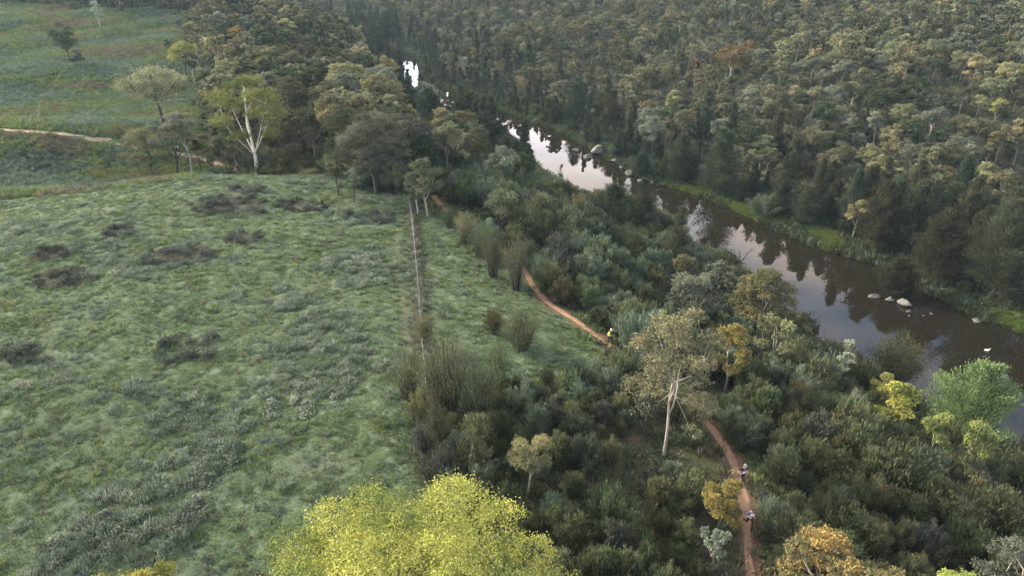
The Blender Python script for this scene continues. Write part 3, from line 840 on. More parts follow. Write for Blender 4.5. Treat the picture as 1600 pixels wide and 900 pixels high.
# beside the camera
hero('wattle_tree', None, 824, 276, 'gum', 'wattle', 'bark_dark', 'large bright yellow-green wattle crown nearest the viewer', n_cl=95, n_leaf=175000, ll=0.095, lw=0.05, b=0.5, seed=28, world_xy=(-3.4, 16.4), clump=0.185, flat=0.85, tall=0.9, sep=0.82, shell=0.78, limb_k=0.5)
hero('wattle_tree', None, 846, 72, 'gum', 'wattle', 'bark_dark', 'small yellow treetop peeping in left of the big wattle', n_cl=12, n_leaf=10500, ll=0.15, lw=0.05, b=0.5, seed=22, world_xy=(-15.0, 20.0), clump=0.36)
hero('gum_tree', None, 828, 72, 'gum', 'orange', 'bark_pale', 'orange and grey-green treetop beside the lower end of the trail', n_cl=20, n_leaf=21000, ll=0.16, lw=0.07, b=0.4, seed=23, world_xy=(16.0, 25.0), clump=0.3, tall=1.3)
hero('gum_tree', None, 884, 36, 'gum', 'orange', 'bark_pale', 'small orange treetop right of the larger orange one', n_cl=8, n_leaf=7500, ll=0.15, lw=0.06, b=0.5, seed=24, world_xy=(17.6, 22.5), clump=0.4)
hero('wattle_tree', None, 890, 40, 'gum', 'wattle', 'bark_dark', 'small lime-yellow treetop low at the right of the orange trees', n_cl=8, n_leaf=7500, ll=0.15, lw=0.05, b=0.5, seed=25, world_xy=(20.3, 21.8), clump=0.4)
hero('gum_tree', None, 815, 52, 'gum', 'grey', 'bark_pale', 'silver-grey treetop with an orange tip at the right edge', n_cl=14, n_leaf=13500, ll=0.14, lw=0.06, b=0.4, seed=26, world_xy=(25.6, 25.0), clump=0.36, tall=1.3)
# on the slope by the trail
hero('gum_tree', (1036, 712), 448, 84, 'gum', 'blossom', 'bark_pale', 'tall slender gum with pale trunk and cream-tipped crown beside the trail', n_cl=30, n_leaf=17000, ll=0.20, lw=0.085, b=0.34, seed=31, clump=0.28, tall=1.5, lean=0.3, trunk_r=0.105, flat=0.75)
hero('gum_tree', (824, 772), 684, 36, 'gum', 'gold', 'bark_pale', 'small forked gum with golden top above the big wattle', n_cl=12, n_leaf=9750, ll=0.13, lw=0.06, b=0.42, seed=32, clump=0.38)
hero('gum_tree', (1130, 612), 500, 36, 'gum', 'mustard', 'bark_pale', 'yellow-orange young gum right of the tall pale-trunked gum', n_cl=14, n_leaf=10500, ll=0.17, lw=0.07, b=0.28, seed=33, clump=0.34, tall=1.4)
hero('gum_tree', (1105, 880), 816, 26, 'gum', 'pale', 'bark_pale', 'pale mint-green sapling left of the lowest runner', n_cl=10, n_leaf=2250, ll=0.17, lw=0.09, b=0.3, seed=34, clump=0.34)
hero('wattle_tree', (1128, 850), 752, 36, 'gum', 'mustard', 'bark_dark', 'rounded mustard-yellow bush over the trail between two runners', n_cl=16, n_leaf=11250, ll=0.15, lw=0.05, b=0.22, seed=35, clump=0.36)
hero('gum_tree', (1205, 590), 492, 36, 'gum', 'gold', 'bark_pale', 'spreading gold-grey gum above the river bend', n_cl=14, n_leaf=9000, ll=0.2, lw=0.09, b=0.35, seed=36, clump=0.36)
# along the near bank
hero('wattle_tree', (1392, 690), 596, 32, 'gum', 'wattle', 'bark_dark', 'bright lime-yellow rounded tree beside the pale green riverside tree', n_cl=14, n_leaf=10500, ll=0.2, lw=0.08, b=0.22, seed=41, clump=0.38)
hero('wattle_tree', (1372, 640), 583, 26, 'gum', 'lime', 'bark_dark', 'dull yellow-green tree just behind the lime-yellow one', n_cl=10, n_leaf=7500, ll=0.2, lw=0.08, b=0.25, seed=42, clump=0.4)
hero('willow_tree', (1500, 708), 574, 64, 'oak', 'willow', 'bark_dark', 'large soft pale green tree standing at the river edge', n_cl=80, n_leaf=15000, ll=0.30, lw=0.085, seed=43, broad=1.3)
hero('river_bush', (1388, 606), 526, 42, 'shrub', 'shrub', 'bark_dark', 'round dark feathery bush standing over the water', 'bush', n_cl=90, n_leaf=9000, ll=0.3, lw=0.06, seed=44, open_=1.0)
hero('gum_tree', (1306, 612), 528, 17, 'gum', 'pale', 'bark_pale', 'slender silver-green sapling against the water', n_cl=9, n_leaf=2400, ll=0.24, lw=0.11, b=0.3, seed=45, clump=0.42, tall=1.6)
hero('gum_tree', (1450, 742), 648, 26, 'gum', 'lime', 'bark_pale', 'small olive-yellow tree left of the pale green riverside tree foot', n_cl=10, n_leaf=7500, ll=0.17, lw=0.08, b=0.3, seed=46, clump=0.4)
hero('gum_tree', (1508, 752), 660, 27, 'gum', 'lime', 'bark_pale', 'small olive-yellow tree in front of the pale green riverside tree', n_cl=10, n_leaf=7500, ll=0.17, lw=0.08, b=0.3, seed=47, clump=0.4)
hero('gum_tree', (1182, 540), 419, 50, 'gum', 'gold', 'bark_pale', 'broad rounded olive-gold tree in front of the river', n_cl=26, n_leaf=19500, ll=0.22, lw=0.1, b=0.25, seed=48, clump=0.32)
hero('gum_tree', (1062, 452), 400, 20, 'gum', 'gold', 'bark_pale', 'small round golden-olive tree among the dark riverside shrubs', n_cl=9, n_leaf=6000, ll=0.22, lw=0.1, b=0.25, seed=49, clump=0.42)
hero('gum_tree', (1072, 520), 428, 42, 'gum', 'grey', 'bark_pale', 'grey-green spreading tree left of the olive-gold one', n_cl=16, n_leaf=11250, ll=0.22, lw=0.1, b=0.3, seed=50, clump=0.36)
hero('river_oak', (1056, 428), 322, 26, 'oak', 'oak', 'bark_dark', 'dark pointed river oak on the near bank left of the bare tree', n_cl=70, n_leaf=6500, ll=0.34, lw=0.07, seed=51)
hero('river_oak', (1003, 372), 280, 28, 'oak', 'oak', 'bark_dark', 'dark ragged river oak in front of the first dark pool', n_cl=70, n_leaf=6500, ll=0.36, lw=0.08, seed=52)
hero('river_oak', (955, 362), 290, 34, 'oak', 'oak', 'bark_dark', 'broad dark river oak at the sunset-coloured pool', n_cl=60, n_leaf=6000, ll=0.36, lw=0.08, seed=53, broad=1.3)
hero('river_oak', (770, 222), 152, 22, 'oak', 'oak', 'bark_dark', 'tall dark river oak left of the bright pool', n_cl=60, n_leaf=5000, ll=0.5, lw=0.11, seed=54)
hero('river_oak', (818, 236), 184, 13, 'oak', 'oak', 'bark_dark', 'narrow dark river oak standing before the bright pool', n_cl=50, n_leaf=3500, ll=0.5, lw=0.11, seed=55)
hero('river_oak', (672, 182), 138, 20, 'oak', 'oak', 'bark_dark', 'round dark river oak left of the small white pool', n_cl=50, n_leaf=3500, ll=0.55, lw=0.12, seed=56, broad=1.4)
hero('river_oak', (638, 156), 108, 12, 'oak', 'oak', 'bark_dark', 'dark river oak in front of the farthest pool', n_cl=40, n_leaf=2500, ll=0.6, lw=0.13, seed=57)
hero('river_oak', (880, 292), 256, 7, 'oak', 'oak_brown', 'bark_dark', 'thin brown sapling against the sunset-coloured water', n_cl=24, n_leaf=420, ll=0.4, lw=0.1, seed=58)
# along the brow of the grassy hill
hero('gum_tree', (401, 272), 105, 66, 'gum', 'lime', 'bark_white', 'tall yellow-green gum with pale forked trunk behind the hill brow', n_cl=22, n_leaf=15000, ll=0.3, lw=0.16, b=0.25, seed=161, clump=0.27, tall=0.95, lean=0.2, trunk_r=0.33, limb_k=0.6)
hero('gum_tree', (262, 208), 98, 56, 'gum', 'olive', 'bark_dark', 'wide flat-crowned tree with dark trunk on the far grass slope', n_cl=20, n_leaf=9750, ll=0.36, lw=0.18, b=0.45, seed=62, clump=0.32, trunk_r=0.35, tall=0.9)
hero('gum_tree', (293, 128), 62, 24, 'gum', 'lime', 'bark_dark', 'slim yellow-topped tree with bare stem at the wood corner', n_cl=10, n_leaf=3900, ll=0.42, lw=0.2, b=0.5, seed=63, clump=0.4)
hero('gum_tree', (306, 132), 80, 14, 'gum', 'grey', 'bark_pale', 'thin grey sapling beside the slim yellow-topped tree', n_cl=7, n_leaf=1350, ll=0.4, lw=0.2, b=0.4, seed=64, clump=0.42)
hero('gum_tree', (112, 98), 36, 24, 'gum', 'dark', 'bark_dark', 'lone dark spreading tree out on the far grass', n_cl=16, n_leaf=5400, ll=0.42, lw=0.22, b=0.25, seed=65, clump=0.38)
hero('gum_tree', (121, 104), 77, 11, 'gum', 'grey', 'bark_dark', 'small grey shrubby tree at the foot of the lone dark tree', n_cl=7, n_leaf=1950, ll=0.42, lw=0.22, b=0.1, seed=66, clump=0.5)
hero('gum_tree', (240, 274), 195, 42, 'gum', 'gold', 'bark_dark', 'low bushy brown-gold tree at the left of the brow group', n_cl=18, n_leaf=9000, ll=0.27, lw=0.14, b=0.2, seed=67, clump=0.36)
hero('gum_tree', (277, 277), 168, 36, 'gum', 'grey', 'bark_dark', 'grey leafy tree with dark stem in the brow group', n_cl=14, n_leaf=6750, ll=0.27, lw=0.14, b=0.35, seed=68, clump=0.36)
hero('gum_tree', (299, 274), 172, 27, 'gum', 'olive', 'bark_pale', 'slim olive tree with pale stem in the brow group', n_cl=11, n_leaf=4800, ll=0.27, lw=0.14, b=0.45, seed=69, clump=0.38)
hero('gum_tree', (316, 273), 218, 12, 'gum', 'dark', 'bark_dark', 'little dark round-topped tree at the right of the brow group', n_cl=6, n_leaf=2250, ll=0.25, lw=0.12, b=0.55, seed=70, clump=0.5)
hero('gum_tree', (455, 272), 222, 28, 'gum', 'olive', 'bark_dark', 'low dense olive tree right of the gum with forked pale trunk', n_cl=14, n_leaf=7500, ll=0.27, lw=0.14, b=0.3, seed=71, clump=0.38)
hero('gum_tree', (590, 306), 168, 64, 'gum', 'grey', 'bark_dark', 'big dense grey-olive gum at the corner of the grass', n_cl=40, n_leaf=31500, ll=0.24, lw=0.11, b=0.26, seed=72, clump=0.26, tall=1.35, trunk_r=0.36)
hero('gum_tree', (531, 306), 243, 19, 'gum', 'olive', 'bark_dark', 'thin-stemmed olive sapling left of the big dense gum', n_cl=9, n_leaf=4500, ll=0.22, lw=0.1, b=0.4, seed=73, clump=0.42, tall=1.4)
hero('gum_tree', (553, 316), 258, 15, 'gum', 'grey', 'bark_dark', 'grey-green sapling just in front of the big dense gum', n_cl=8, n_leaf=3900, ll=0.2, lw=0.1, b=0.4, seed=74, clump=0.42)
hero('gum_tree', (668, 338), 246, 31, 'gum', 'olive', 'bark_pale', 'olive tree with pale stem beside the top of the wire fence', n_cl=14, n_leaf=8250, ll=0.22, lw=0.1, b=0.35, seed=75, clump=0.38, tall=1.3)
hero('gum_tree', (652, 336), 268, 17, 'gum', 'grey', 'bark_pale', 'grey-green sapling at the top end of the wire fence', n_cl=9, n_leaf=3900, ll=0.2, lw=0.1, b=0.3, seed=76, clump=0.42)
hero('gum_tree', (780, 360), 290, 30, 'gum', 'olive', 'bark_pale', 'olive round-topped gum among shrubs above the trail', n_cl=13, n_leaf=7200, ll=0.22, lw=0.1, b=0.35, seed=77, clump=0.38)
hero('gum_tree', (158, 44), 0, 9, 'gum', 'pale', 'bark_pale', 'pale blue-grey slender tree at the top of the far slope', n_cl=8, n_leaf=1350, ll=0.5, lw=0.22, b=0.15, seed=78, clump=0.6, tall=1.8)
hero('gum_tree', (264, 80), 62, 6, 'gum', 'dark', 'bark_dark', 'small dark round bush beside the wood on the far slope', n_cl=5, n_leaf=1050, ll=0.45, lw=0.22, b=0.1, seed=79, clump=0.6)
# across the river
hero('gum_tree', (1140, 128), 68, 30, 'gum', 'rust', 'bark_pale', 'wide russet-crowned gum high on the hillside across the river', n_cl=16, n_leaf=6000, ll=0.42, lw=0.22, b=0.4, seed=81, clump=0.36, tall=0.8)
hero('gum_tree', (1408, 130), 60, 30, 'gum', 'gold', 'bark_pale', 'large golden gum standing proud high on the right hillside', n_cl=18, n_leaf=6000, ll=0.42, lw=0.22, b=0.35, seed=82, clump=0.34, tall=1.4)
hero('gum_tree', (1555, 192), 150, 11, 'gum', 'lime', 'bark_pale', 'small bright green tree alone on the right hillside', n_cl=8, n_leaf=2250, ll=0.4, lw=0.2, b=0.2, seed=83, clump=0.5)
for nm, bs, vt, hw, lf, nl, lb, sd, br in [
    ('river_oak', (1550, 468), 320, 66, 'oak', 14000, 'huge dark green river oak above the grassy tip of the far bank', 91, 1.15),
    ('river_oak', (1462, 440), 330, 46, 'oak_brown', 9500, 'brownish river oak left of the huge one on the far bank', 92, 1.1),
    ('river_oak', (1412, 396), 282, 44, 'oak', 8500, 'tall olive-topped river oak set back on the far bank', 93, 1.1),
    ('river_oak', (1362, 392), 284, 36, 'oak_brown', 7500, 'reddish-brown river oak beside the olive-topped one', 94, 1.05),
    ('river_oak', (1252, 352), 292, 26, 'oak', 5500, 'small dark river oak above the grassy bank', 95, 1.2),
    ('river_oak', (1218, 338), 270, 22, 'oak', 5000, 'dark rounded river oak left of the small one above the grassy bank', 96, 1.2),
    ('river_oak', (1122, 306), 204, 40, 'oak', 8000, 'dark cone-shaped river oak above the first green bank patch', 97, 1.0),
    ('river_oak', (1062, 284), 212, 30, 'oak', 6500, 'dark green river oak behind the rocky shore', 98, 1.1),
    ('river_oak', (1000, 278), 240, 16, 'oak', 3000, 'low dark river oak at the rocky shore', 99, 1.3),
    ('river_oak', (950, 200), 142, 24, 'oak_brown', 5000, 'brown-black river oak behind the pale boulder', 90, 1.1),
    ('river_oak', (900, 188), 130, 22, 'oak', 5000, 'black-green river oak at the head of the bright pool', 89, 1.1),
    ('river_oak', (1400, 460), 405, 28, 'oak_brown', 5500, 'low brown river oak leaning over the rocks in the water', 88, 1.3)]:
    hero(nm, bs, vt, hw, 'oak', lf, 'bark_dark', lb, n_cl=120, n_leaf=int(nl * 1.6), ll=0.42, lw=0.10, seed=sd, broad=br)
hero('river_bush', (1192, 338), 306, 34, 'shrub', 'shrub_blue', 'bark_dark', 'spreading grey-green bush on the grassy far bank', 'bush', n_cl=60, n_leaf=5000, ll=0.4, lw=0.09, seed=87)
# lone shrubs in the grass wedge by the fence
for bs, vt, hw, lf, lb, sd in [((815, 545), 482, 32, 'shrub_tan', 'rounded brown-grey bush alone in the grass wedge', 201), ((772, 520), 482, 20, 'shrub_tan', 'smaller brown bush left of the rounded one in the grass wedge', 202),
    ((704, 356), 322, 16, 'shrub', 'olive shrub hiding the trail just below its first visible bit', 214), ((728, 378), 330, 20, 'shrub_tan', 'tan shrub over the hidden upper trail', 215),
    ((752, 402), 346, 20, 'shrub', 'olive shrub left of the straw-coloured shrub at the grass edge', 216), ((190, 214), 194, 20, 'dark', 'dark low bush on the track at the foot of the far slope', 217),
    ((1052, 655), 590, 24, 'shrub', 'olive shrub hiding the trail right of the tall pale trunk', 211), ((1082, 676), 612, 22, 'shrub_tan', 'tan-tipped shrub beside the trail above the dark runner', 212),
    ((1010, 612), 556, 22, 'shrub', 'olive shrub under the left side of the tall pale gum', 213), ((664, 540), 488, 14, 'shrub_tan', 'thin tan shrub standing on the fence line', 203), ((700, 640), 512, 46, 'shrub_tan', 'large feathery olive-brown shrub by the fence', 204),
    ((640, 622), 545, 24, 'shrub_tan', 'dark-based brown shrub just left of the fence', 205), ((745, 655), 560, 42, 'shrub', 'large grey-green shrub right of the feathery olive-brown one', 206),
    ((778, 600), 538, 22, 'shrub', 'olive shrub at the lower corner of the grass wedge', 207), ((684, 720), 612, 17, 'shrub_tan', 'tall thin straw-brown shrub beside the fence', 208),
    ((770, 432), 362, 22, 'shrub_tan', 'straw-coloured shrub at the upper grass edge', 209), ((806, 452), 362, 20, 'shrub_tan', 'yellow-tipped shrub at the start of the visible trail', 210)]:
    hero('tea_tree_shrub', bs, vt, hw, 'shrub', lf, 'bark_dark', lb, 'shrub', n_cl=int(24 + hw), n_leaf=int(900 + hw * 90), ll=0.26, lw=0.04, seed=sd)

# bare dead tree over the water
def bare_tree(name, base, vtop, label, seed):
    x, y, z = ground_at(*base); H = top_z(y, vtop) - z
    rng = np.random.default_rng(seed)
    tb, lb_ = MB(), MB()
    p = limb((0, 0, -0.3), (0.1, 0, H * 0.55), rng.normal(size=3) * 0.2, 6); tube(tb, p, np.linspace(0.16, 0.08, 6), 6)
    def grow(a, d, L, r, k):
        b = a + d * L; q = limb(a, b, rng.normal(size=3) * L * 0.12, 5); tube(lb_, q, np.linspace(r, r * 0.45, 5), 4)
        if k:
            for _ in range(3):
                grow(q[rng.integers(2, 5)], unit(d + rng.normal(size=3) * 0.55 + (0, 0, 0.2)), L * rng.uniform(0.5, 0.75), r * 0.5, k - 1)
    for j in range(6):
        az = j * 1.05 + rng.uniform(0, 0.5)
        grow(p[rng.integers(2, 6)], unit(np.array([math.cos(az), math.sin(az), 1.3])), H * 0.3, 0.07, 2)
    e = tag(link(name, None, None, (x, y, z)), label, 'tree')
    link('trunk', tb.mesh('trunk', [M['bark_dark']]), e); link('branches', lb_.mesh('branches', [M['bark_dark']]), e)
    HERO_XY.append((x, y, 1.0))
bare_tree('bare_tree', (1150, 438), 386, 'bare leafless tree at the near river edge', 5)

# ------------------------------------------------------------------ the woods: candidates, then what shows largest
HX = np.array(HERO_XY)
def clear_of_heroes(x, y, k=1.0):
    ok = np.ones(len(x), bool)
    for hx, hy, r in HX: ok &= np.hypot(x - hx, y - hy) > r * k + 0.6
    return ok

cands = []     # dicts of arrays
def add_cands(kind, x, y, H, R, leaf, zone, lo):
    cands.append(dict(kind=[kind] * len(x), x=x, y=y, z=np.maximum(terrain(x, y), WATER), H=H, R=R, leaf=leaf, zone=zone, lo=np.full(len(x), lo)))

# woods
x, y = jitter_grid(-330, 380, 40, 470, 3.9, rng)
k = (seg_dist(x, y, BANK_R) < seg_dist(x, y, BANK_L)) | (rng.uniform(size=len(x)) < 0.66)
x, y = x[k], y[k]
dl, dr, wet = seg_dist(x, y, BANK_L), seg_dist(x, y, BANK_R), inside(x, y, RIVER)
right = dr < dl
u, v, dep = project(np.stack([x, y, terrain(x, y)], -1))
wood = ~wet & in_frame(x, y, terrain(x, y)) & ~meadow_at(x, y) & clear_of_heroes(x, y)
wood &= ~((x < -0.42 * y - 2) & (y < 195) & (y > 88))
wood &= np.where(right, dr > 0.8, (y > 100) | ((dl < 34) & (rng.uniform(size=len(x)) < 0.13) & (dl > 3) & (y > 55)))
wood &= ~right | (dr < 14) | (fbm(x / 11, y / 11, 171, 3) > 0.34)
x, y, dl, dr, right, dep, u, v = (a[wood] for a in (x, y, dl, dr, right, dep, u, v))
bank_w = np.where(right, np.clip(1.15 - dr / 24, 0, 1), np.where(y > 130, np.clip(1.3 - dl / 26, 0, 1), np.clip(1.1 - dl / 20, 0, 1)))
is_oak = rng.uniform(size=len(x)) < bank_w
n = len(x)
# river oaks
k = is_oak
Ho = rng.uniform(6, 12.5, k.sum()) * np.where(right[k], 1.0, 0.75); Ho = np.where(right[k] & (y[k] > 118) & (y[k] < 340) & (dr[k] < 20), Ho * np.where(y[k] > 190, 0.45, 0.55), Ho); Ro = Ho * rng.uniform(0.23, 0.31, k.sum())
leaf = np.where(rng.uniform(size=k.sum()) < 0.35, 'oak_brown', 'oak')
zone = np.where(right[k], 'far bank', 'near bank')
add_cands('river_oak', x[k], y[k], Ho, Ro, leaf, zone, 0.1)
# gums
k = ~is_oak
clus = fbm(x / 28, y / 28, 91, 3)[k]
sizef = np.where(right[k], 0.70, 1.05) * (0.85 + 0.5 * (fbm(x / 17, y / 17, 95, 2)[k] - 0.3))
Hg = rng.uniform(5.5, 13.0, k.sum()) * sizef; Rg = Hg * rng.uniform(0.28, 0.40, k.sum())
r = rng.uniform(size=k.sum()) + (clus - 0.5) * 0.7
leaf = np.select([r < 0.20, r < 0.38, r < 0.68, r < 0.93], ['dark', 'grey', 'olive', 'gold'], 'rust')
leaf = np.where((leaf == 'rust') & (rng.uniform(size=len(leaf)) < 0.6), 'olive', leaf)
leaf = np.where((leaf == 'rust') & (rng.uniform(size=len(leaf)) < 0.75), 'gold', leaf)
zone = np.select([right[k] & (dr[k] < 55), right[k] & (x[k] > -40) & (y[k] < 330), right[k], (x[k] < -60) & (y[k] > 215)], ['lower hillside', 'upper hillside', 'far valley side', 'far slope'], 'near wood')
add_cands('gum_tree', x[k], y[k], Hg, Rg, leaf, zone, 0.38)
# shrubs of the slope between grass and river
x, y = jitter_grid(-30, 80, 18, 122, 1.7, rng)
dl, dr, wet = seg_dist(x, y, BANK_L), seg_dist(x, y, BANK_R), inside(x, y, RIVER)
k = ~wet & (dl < dr) & (dl < 60) & (dl > 1.0) & in_frame(x, y, terrain(x, y), 60) & ~meadow_at(x, y) & clear_of_heroes(x, y, 0.7) & (seg_dist(x, y, TRAIL) > 1.3)
k &= fbm(x / 7, y / 7, 61, 3) > 0.37
x, y, dl = x[k], y[k], dl[k]; n = len(x)
sf = 0.72 + 0.75 * fbm(x / 9, y / 9, 63, 2)
Hs = rng.uniform(1.9, 3.9, n) * sf * np.where((dl > 28) & (y < 50), 0.75, 1.0); Rs = Hs * rng.uniform(0.28, 0.48, n)
r = rng.uniform(size=n) + (fbm(x / 12, y / 12, 67, 3) - 0.5) * 1.2
leaf = np.select([r < 0.24, r < 0.54, r < 0.68, r < 0.76], ['shrub_blue', 'shrub', 'dark', 'bramble'], 'shrub_tan')
zone = np.select([y > 75, seg_dist(x, y, TRAIL) < 5.0, dl < 16], ['upper slope', 'trail side', 'water side'], 'lower slope')
add_cands('tea_tree_shrub', x, y, Hs, Rs, leaf, zone, 0.0)

C_ = {k: np.concatenate([np.asarray(c[k]) for c in cands]) for k in cands[0]}
cu, cv, ca, cb_, cd = crown_px(C_['x'], C_['y'], C_['z'], C_['H'], C_['R'], C_['lo'])
near_side = seg_dist(C_['x'], C_['y'], BANK_L) < seg_dist(C_['x'], C_['y'], BANK_R)
bad = near_side & (covers(cu, cv, ca, cb_, WS) > np.where(C_['kind'] == 'tea_tree_shrub', 1, 0))
bad |= ~near_side & (covers(cu, cv, ca, cb_, WS, 0.7) > 0)
bad |= covers(cu, cv, ca, cb_, TS, 0.8) > 0
bad |= covers(cu, cv, ca, cb_, PEOPLE_PX, 1.1) > 0
hu, hv, ha, hb_, hd = crown_px(*(np.array([h[i] for h in HERO_ITEMS]) for i in range(6)))
for j in range(len(hu)):        # nothing of the mass stands in front of a tree that shows
    a_ = np.arange(14) * 2.4; q_ = np.sqrt((np.arange(14) + 0.5) / 14)
    pts = np.c_[hu[j] + np.cos(a_) * q_ * ha[j], hv[j] + np.sin(a_) * q_ * hb_[j]]
    bad |= (cd < hd[j] + 2.0) & (covers(cu, cv, ca, cb_, pts, 0.95) > (0 if hd[j] > 60 else 3))
C_ = {k: a[~bad] for k, a in C_.items()}
cu, cv, ca, cb_, cd = (a[~bad] for a in (cu, cv, ca, cb_, cd))

# how much of each shows: paint far to near on a coarse picture
W_, H_ = 400, 225
tm = cast(*np.meshgrid((np.arange(W_) + 0.5) * 4, (np.arange(H_) + 0.5) * 4))
dm = tm * np.linalg.norm(ray(*np.meshgrid((np.arange(W_) + 0.5) * 4, (np.arange(H_) + 0.5) * 4)), axis=-1) * 0 + tm
idm = np.full((H_, W_), -1)
hu, hv, ha, hb_, hd = crown_px(*(np.array([h[i] for h in HERO_ITEMS]) for i in range(6)))
allp = sorted([(d, i) for i, d in enumerate(cd)] + [(d, -2 - i) for i, d in enumerate(hd)], reverse=True)
for d, i in allp:
    if i >= 0: u0, v0, a0, b0 = cu[i], cv[i], ca[i], cb_[i]
    else: u0, v0, a0, b0 = hu[-2 - i], hv[-2 - i], ha[-2 - i], hb_[-2 - i]
    x0, x1 = int(max(0, (u0 - a0) / 4)), int(min(W_, (u0 + a0) / 4 + 1)); y0, y1 = int(max(0, (v0 - b0) / 4)), int(min(H_, (v0 + b0) / 4 + 1))
    if x1 <= x0 or y1 <= y0: continue
    X, Y = np.meshgrid((np.arange(x0, x1) + 0.5) * 4, (np.arange(y0, y1) + 0.5) * 4)
    k = (((X - u0) / a0) ** 2 + ((Y - v0) / b0) ** 2 < 0.85) & (dm[y0:y1, x0:x1] > d - 3)
    idm[y0:y1, x0:x1][k] = i
seen = np.bincount(idm[idm >= 0], minlength=len(cu))

TONE = {'olive': 'olive green', 'gold': 'golden-topped', 'grey': 'grey-green', 'dark': 'dark green', 'rust': 'russet', 'oak': 'dark green', 'oak_brown': 'brown-tinged',
        'shrub': 'olive', 'shrub_tan': 'straw-tipped', 'shrub_blue': 'blue-grey', 'bramble': 'dull grey'}
GROUPS = {'far bank': 'river oaks along the far bank', 'near bank': 'river oaks along the near bank', 'lower hillside': 'gum trees low on the hillside across the river',
          'upper hillside': 'gum trees high on the hillside across the river', 'far valley side': 'gum trees on the far valley side', 'far slope': 'gum trees around the far grass slope',
          'near wood': 'gum trees between the grassy hill and the river', 'upper slope': 'shrubs of the upper slope', 'trail side': 'shrubs beside the dirt trail', 'water side': 'shrubs just above the water',
          'lower slope': 'shrubs of the scrubby slope'}
DIRS = ('right of', 'upper right of', 'above', 'upper left of', 'left of', 'lower left of', 'below', 'lower right of')
ORD = ('nearest', 'second', 'third', 'fourth', 'fifth', 'sixth', 'seventh', 'eighth', 'ninth', 'tenth', 'eleventh', 'twelfth', 'thirteenth', 'fourteenth', 'fifteenth', 'sixteenth', 'seventeenth', 'eighteenth')
SHORT = {'gum_tree': 'gum tree', 'river_oak': 'river oak', 'tea_tree_shrub': 'feathery shrub'}
MARKS = [((1412, 476), 'the largest pale river rock'), ((936, 236), 'the large pale shore boulder'), ((1243, 262), 'the pale rock outcrop'), ((1140, 95), 'the wide russet gum'),
         ((1408, 90), 'the large golden hillside gum'), ((1555, 165), 'the small bright green tree'), ((1550, 400), 'the huge river oak'), ((1412, 330), 'the olive-topped river oak'),
         ((1235, 315), 'the grassy far bank'), ((1122, 255), 'the cone-shaped river oak'), ((1155, 412), 'the bare leafless tree'), ((1182, 470), 'the broad olive-gold tree'),
         ((1388, 565), 'the round dark river bush'), ((1500, 630), 'the pale green riverside tree'), ((1030, 550), 'the tall pale-trunked gum'), ((825, 720), 'the small forked gum'),
         ((952, 527), 'the runner in yellow'), ((1157, 747), 'the runner with white bib'), ((1310, 870), 'the big orange treetop'), ((590, 235), 'the big dense gum'), ((400, 190), 'the tall gum with forked pale trunk'),
         ((262, 150), 'the wide flat-crowned tree'), ((112, 68), 'the lone dark tree'), ((905, 270), 'the sunset-coloured pool'), ((636, 110), 'the farthest pool'), ((692, 148), 'the small white pool'),
         ((1056, 375), 'the pointed near-bank river oak'), ((700, 575), 'the feathery fence shrub'), ((790, 325), 'the round-topped gum above the trail'), ((1060, 480), 'the grey-green spreading tree')]
MK = np.array([m[0] for m in MARKS], float)
masses, picked = {}, []
for kind, limit in (('gum_tree', 245), ('river_oak', 200), ('tea_tree_shrub', 285)):
    ids = np.where(C_['kind'] == kind)[0]
    order = ids[np.argsort(-seen[ids])]
    pick, rest = order[:limit], order[limit:]
    pick, rest = pick[seen[pick] > 1], np.r_[pick[seen[pick] <= 1], rest]
    picked.append((kind, pick)); masses[kind] = rest
# a label for each from its look and the nearest thing one can find, counted outward from it
slots = {}
for kind, pick in picked:
    for i in pick:
        dd = np.hypot(cu[i] - MK[:, 0], cv[i] - MK[:, 1]); m = int(np.argmin(dd))
        sector = int(round(math.degrees(math.atan2(MK[m, 1] - cv[i], cu[i] - MK[m, 0])) / 45.0)) % 8
        slots.setdefault((TONE[str(C_['leaf'][i])], kind, sector, m), []).append((dd[m], i))
LABEL = {}
for (tone, kind, sector, m), lst in slots.items():
    lst.sort()
    for r_, (_, i) in enumerate(lst):
        o_ = '' if len(lst) == 1 else (ORD[r_] + ' ' if r_ < len(ORD) else 'farther ')
        LABEL[i] = f"{tone} {SHORT[kind]}, {o_}{DIRS[sector]} {MARKS[m][1]}"
for kind, pick in picked:
    for i in pick:
        leafm, zn, d = str(C_['leaf'][i]), str(C_['zone'][i]), cd[i]
        if kind == 'gum_tree': sh, base_h, bark = (GUM_MID if d < 175 else GUM_FAR), 10.0, ('bark_pale' if rng.uniform() < 0.35 else 'bark_grey')
        elif kind == 'river_oak': sh, base_h, bark = (OAK_NEAR if d < 150 else OAK_FAR), 10.0, 'bark_dark'
        else: sh, base_h, bark = SHRUB, 3.0, 'bark_dark'
        s = C_['H'][i] / base_h
        rr = C_['R'][i] / (base_h * (0.30 if kind != 'tea_tree_shrub' else 0.43))
        rr = 0.5 * s + 0.5 * rr
        plant(kind, sh[rng.integers(len(sh))], leafm, bark, (C_['x'][i], C_['y'][i], C_['z'][i]), rng.uniform(0, 6.28), (float(rr), float(rr), float(s)),
              LABEL[i], 'shrub' if kind == 'tea_tree_shrub' else 'tree', GROUPS[zn], ('stems', 'foliage') if kind == 'tea_tree_shrub' else ('trunk', 'crown'))

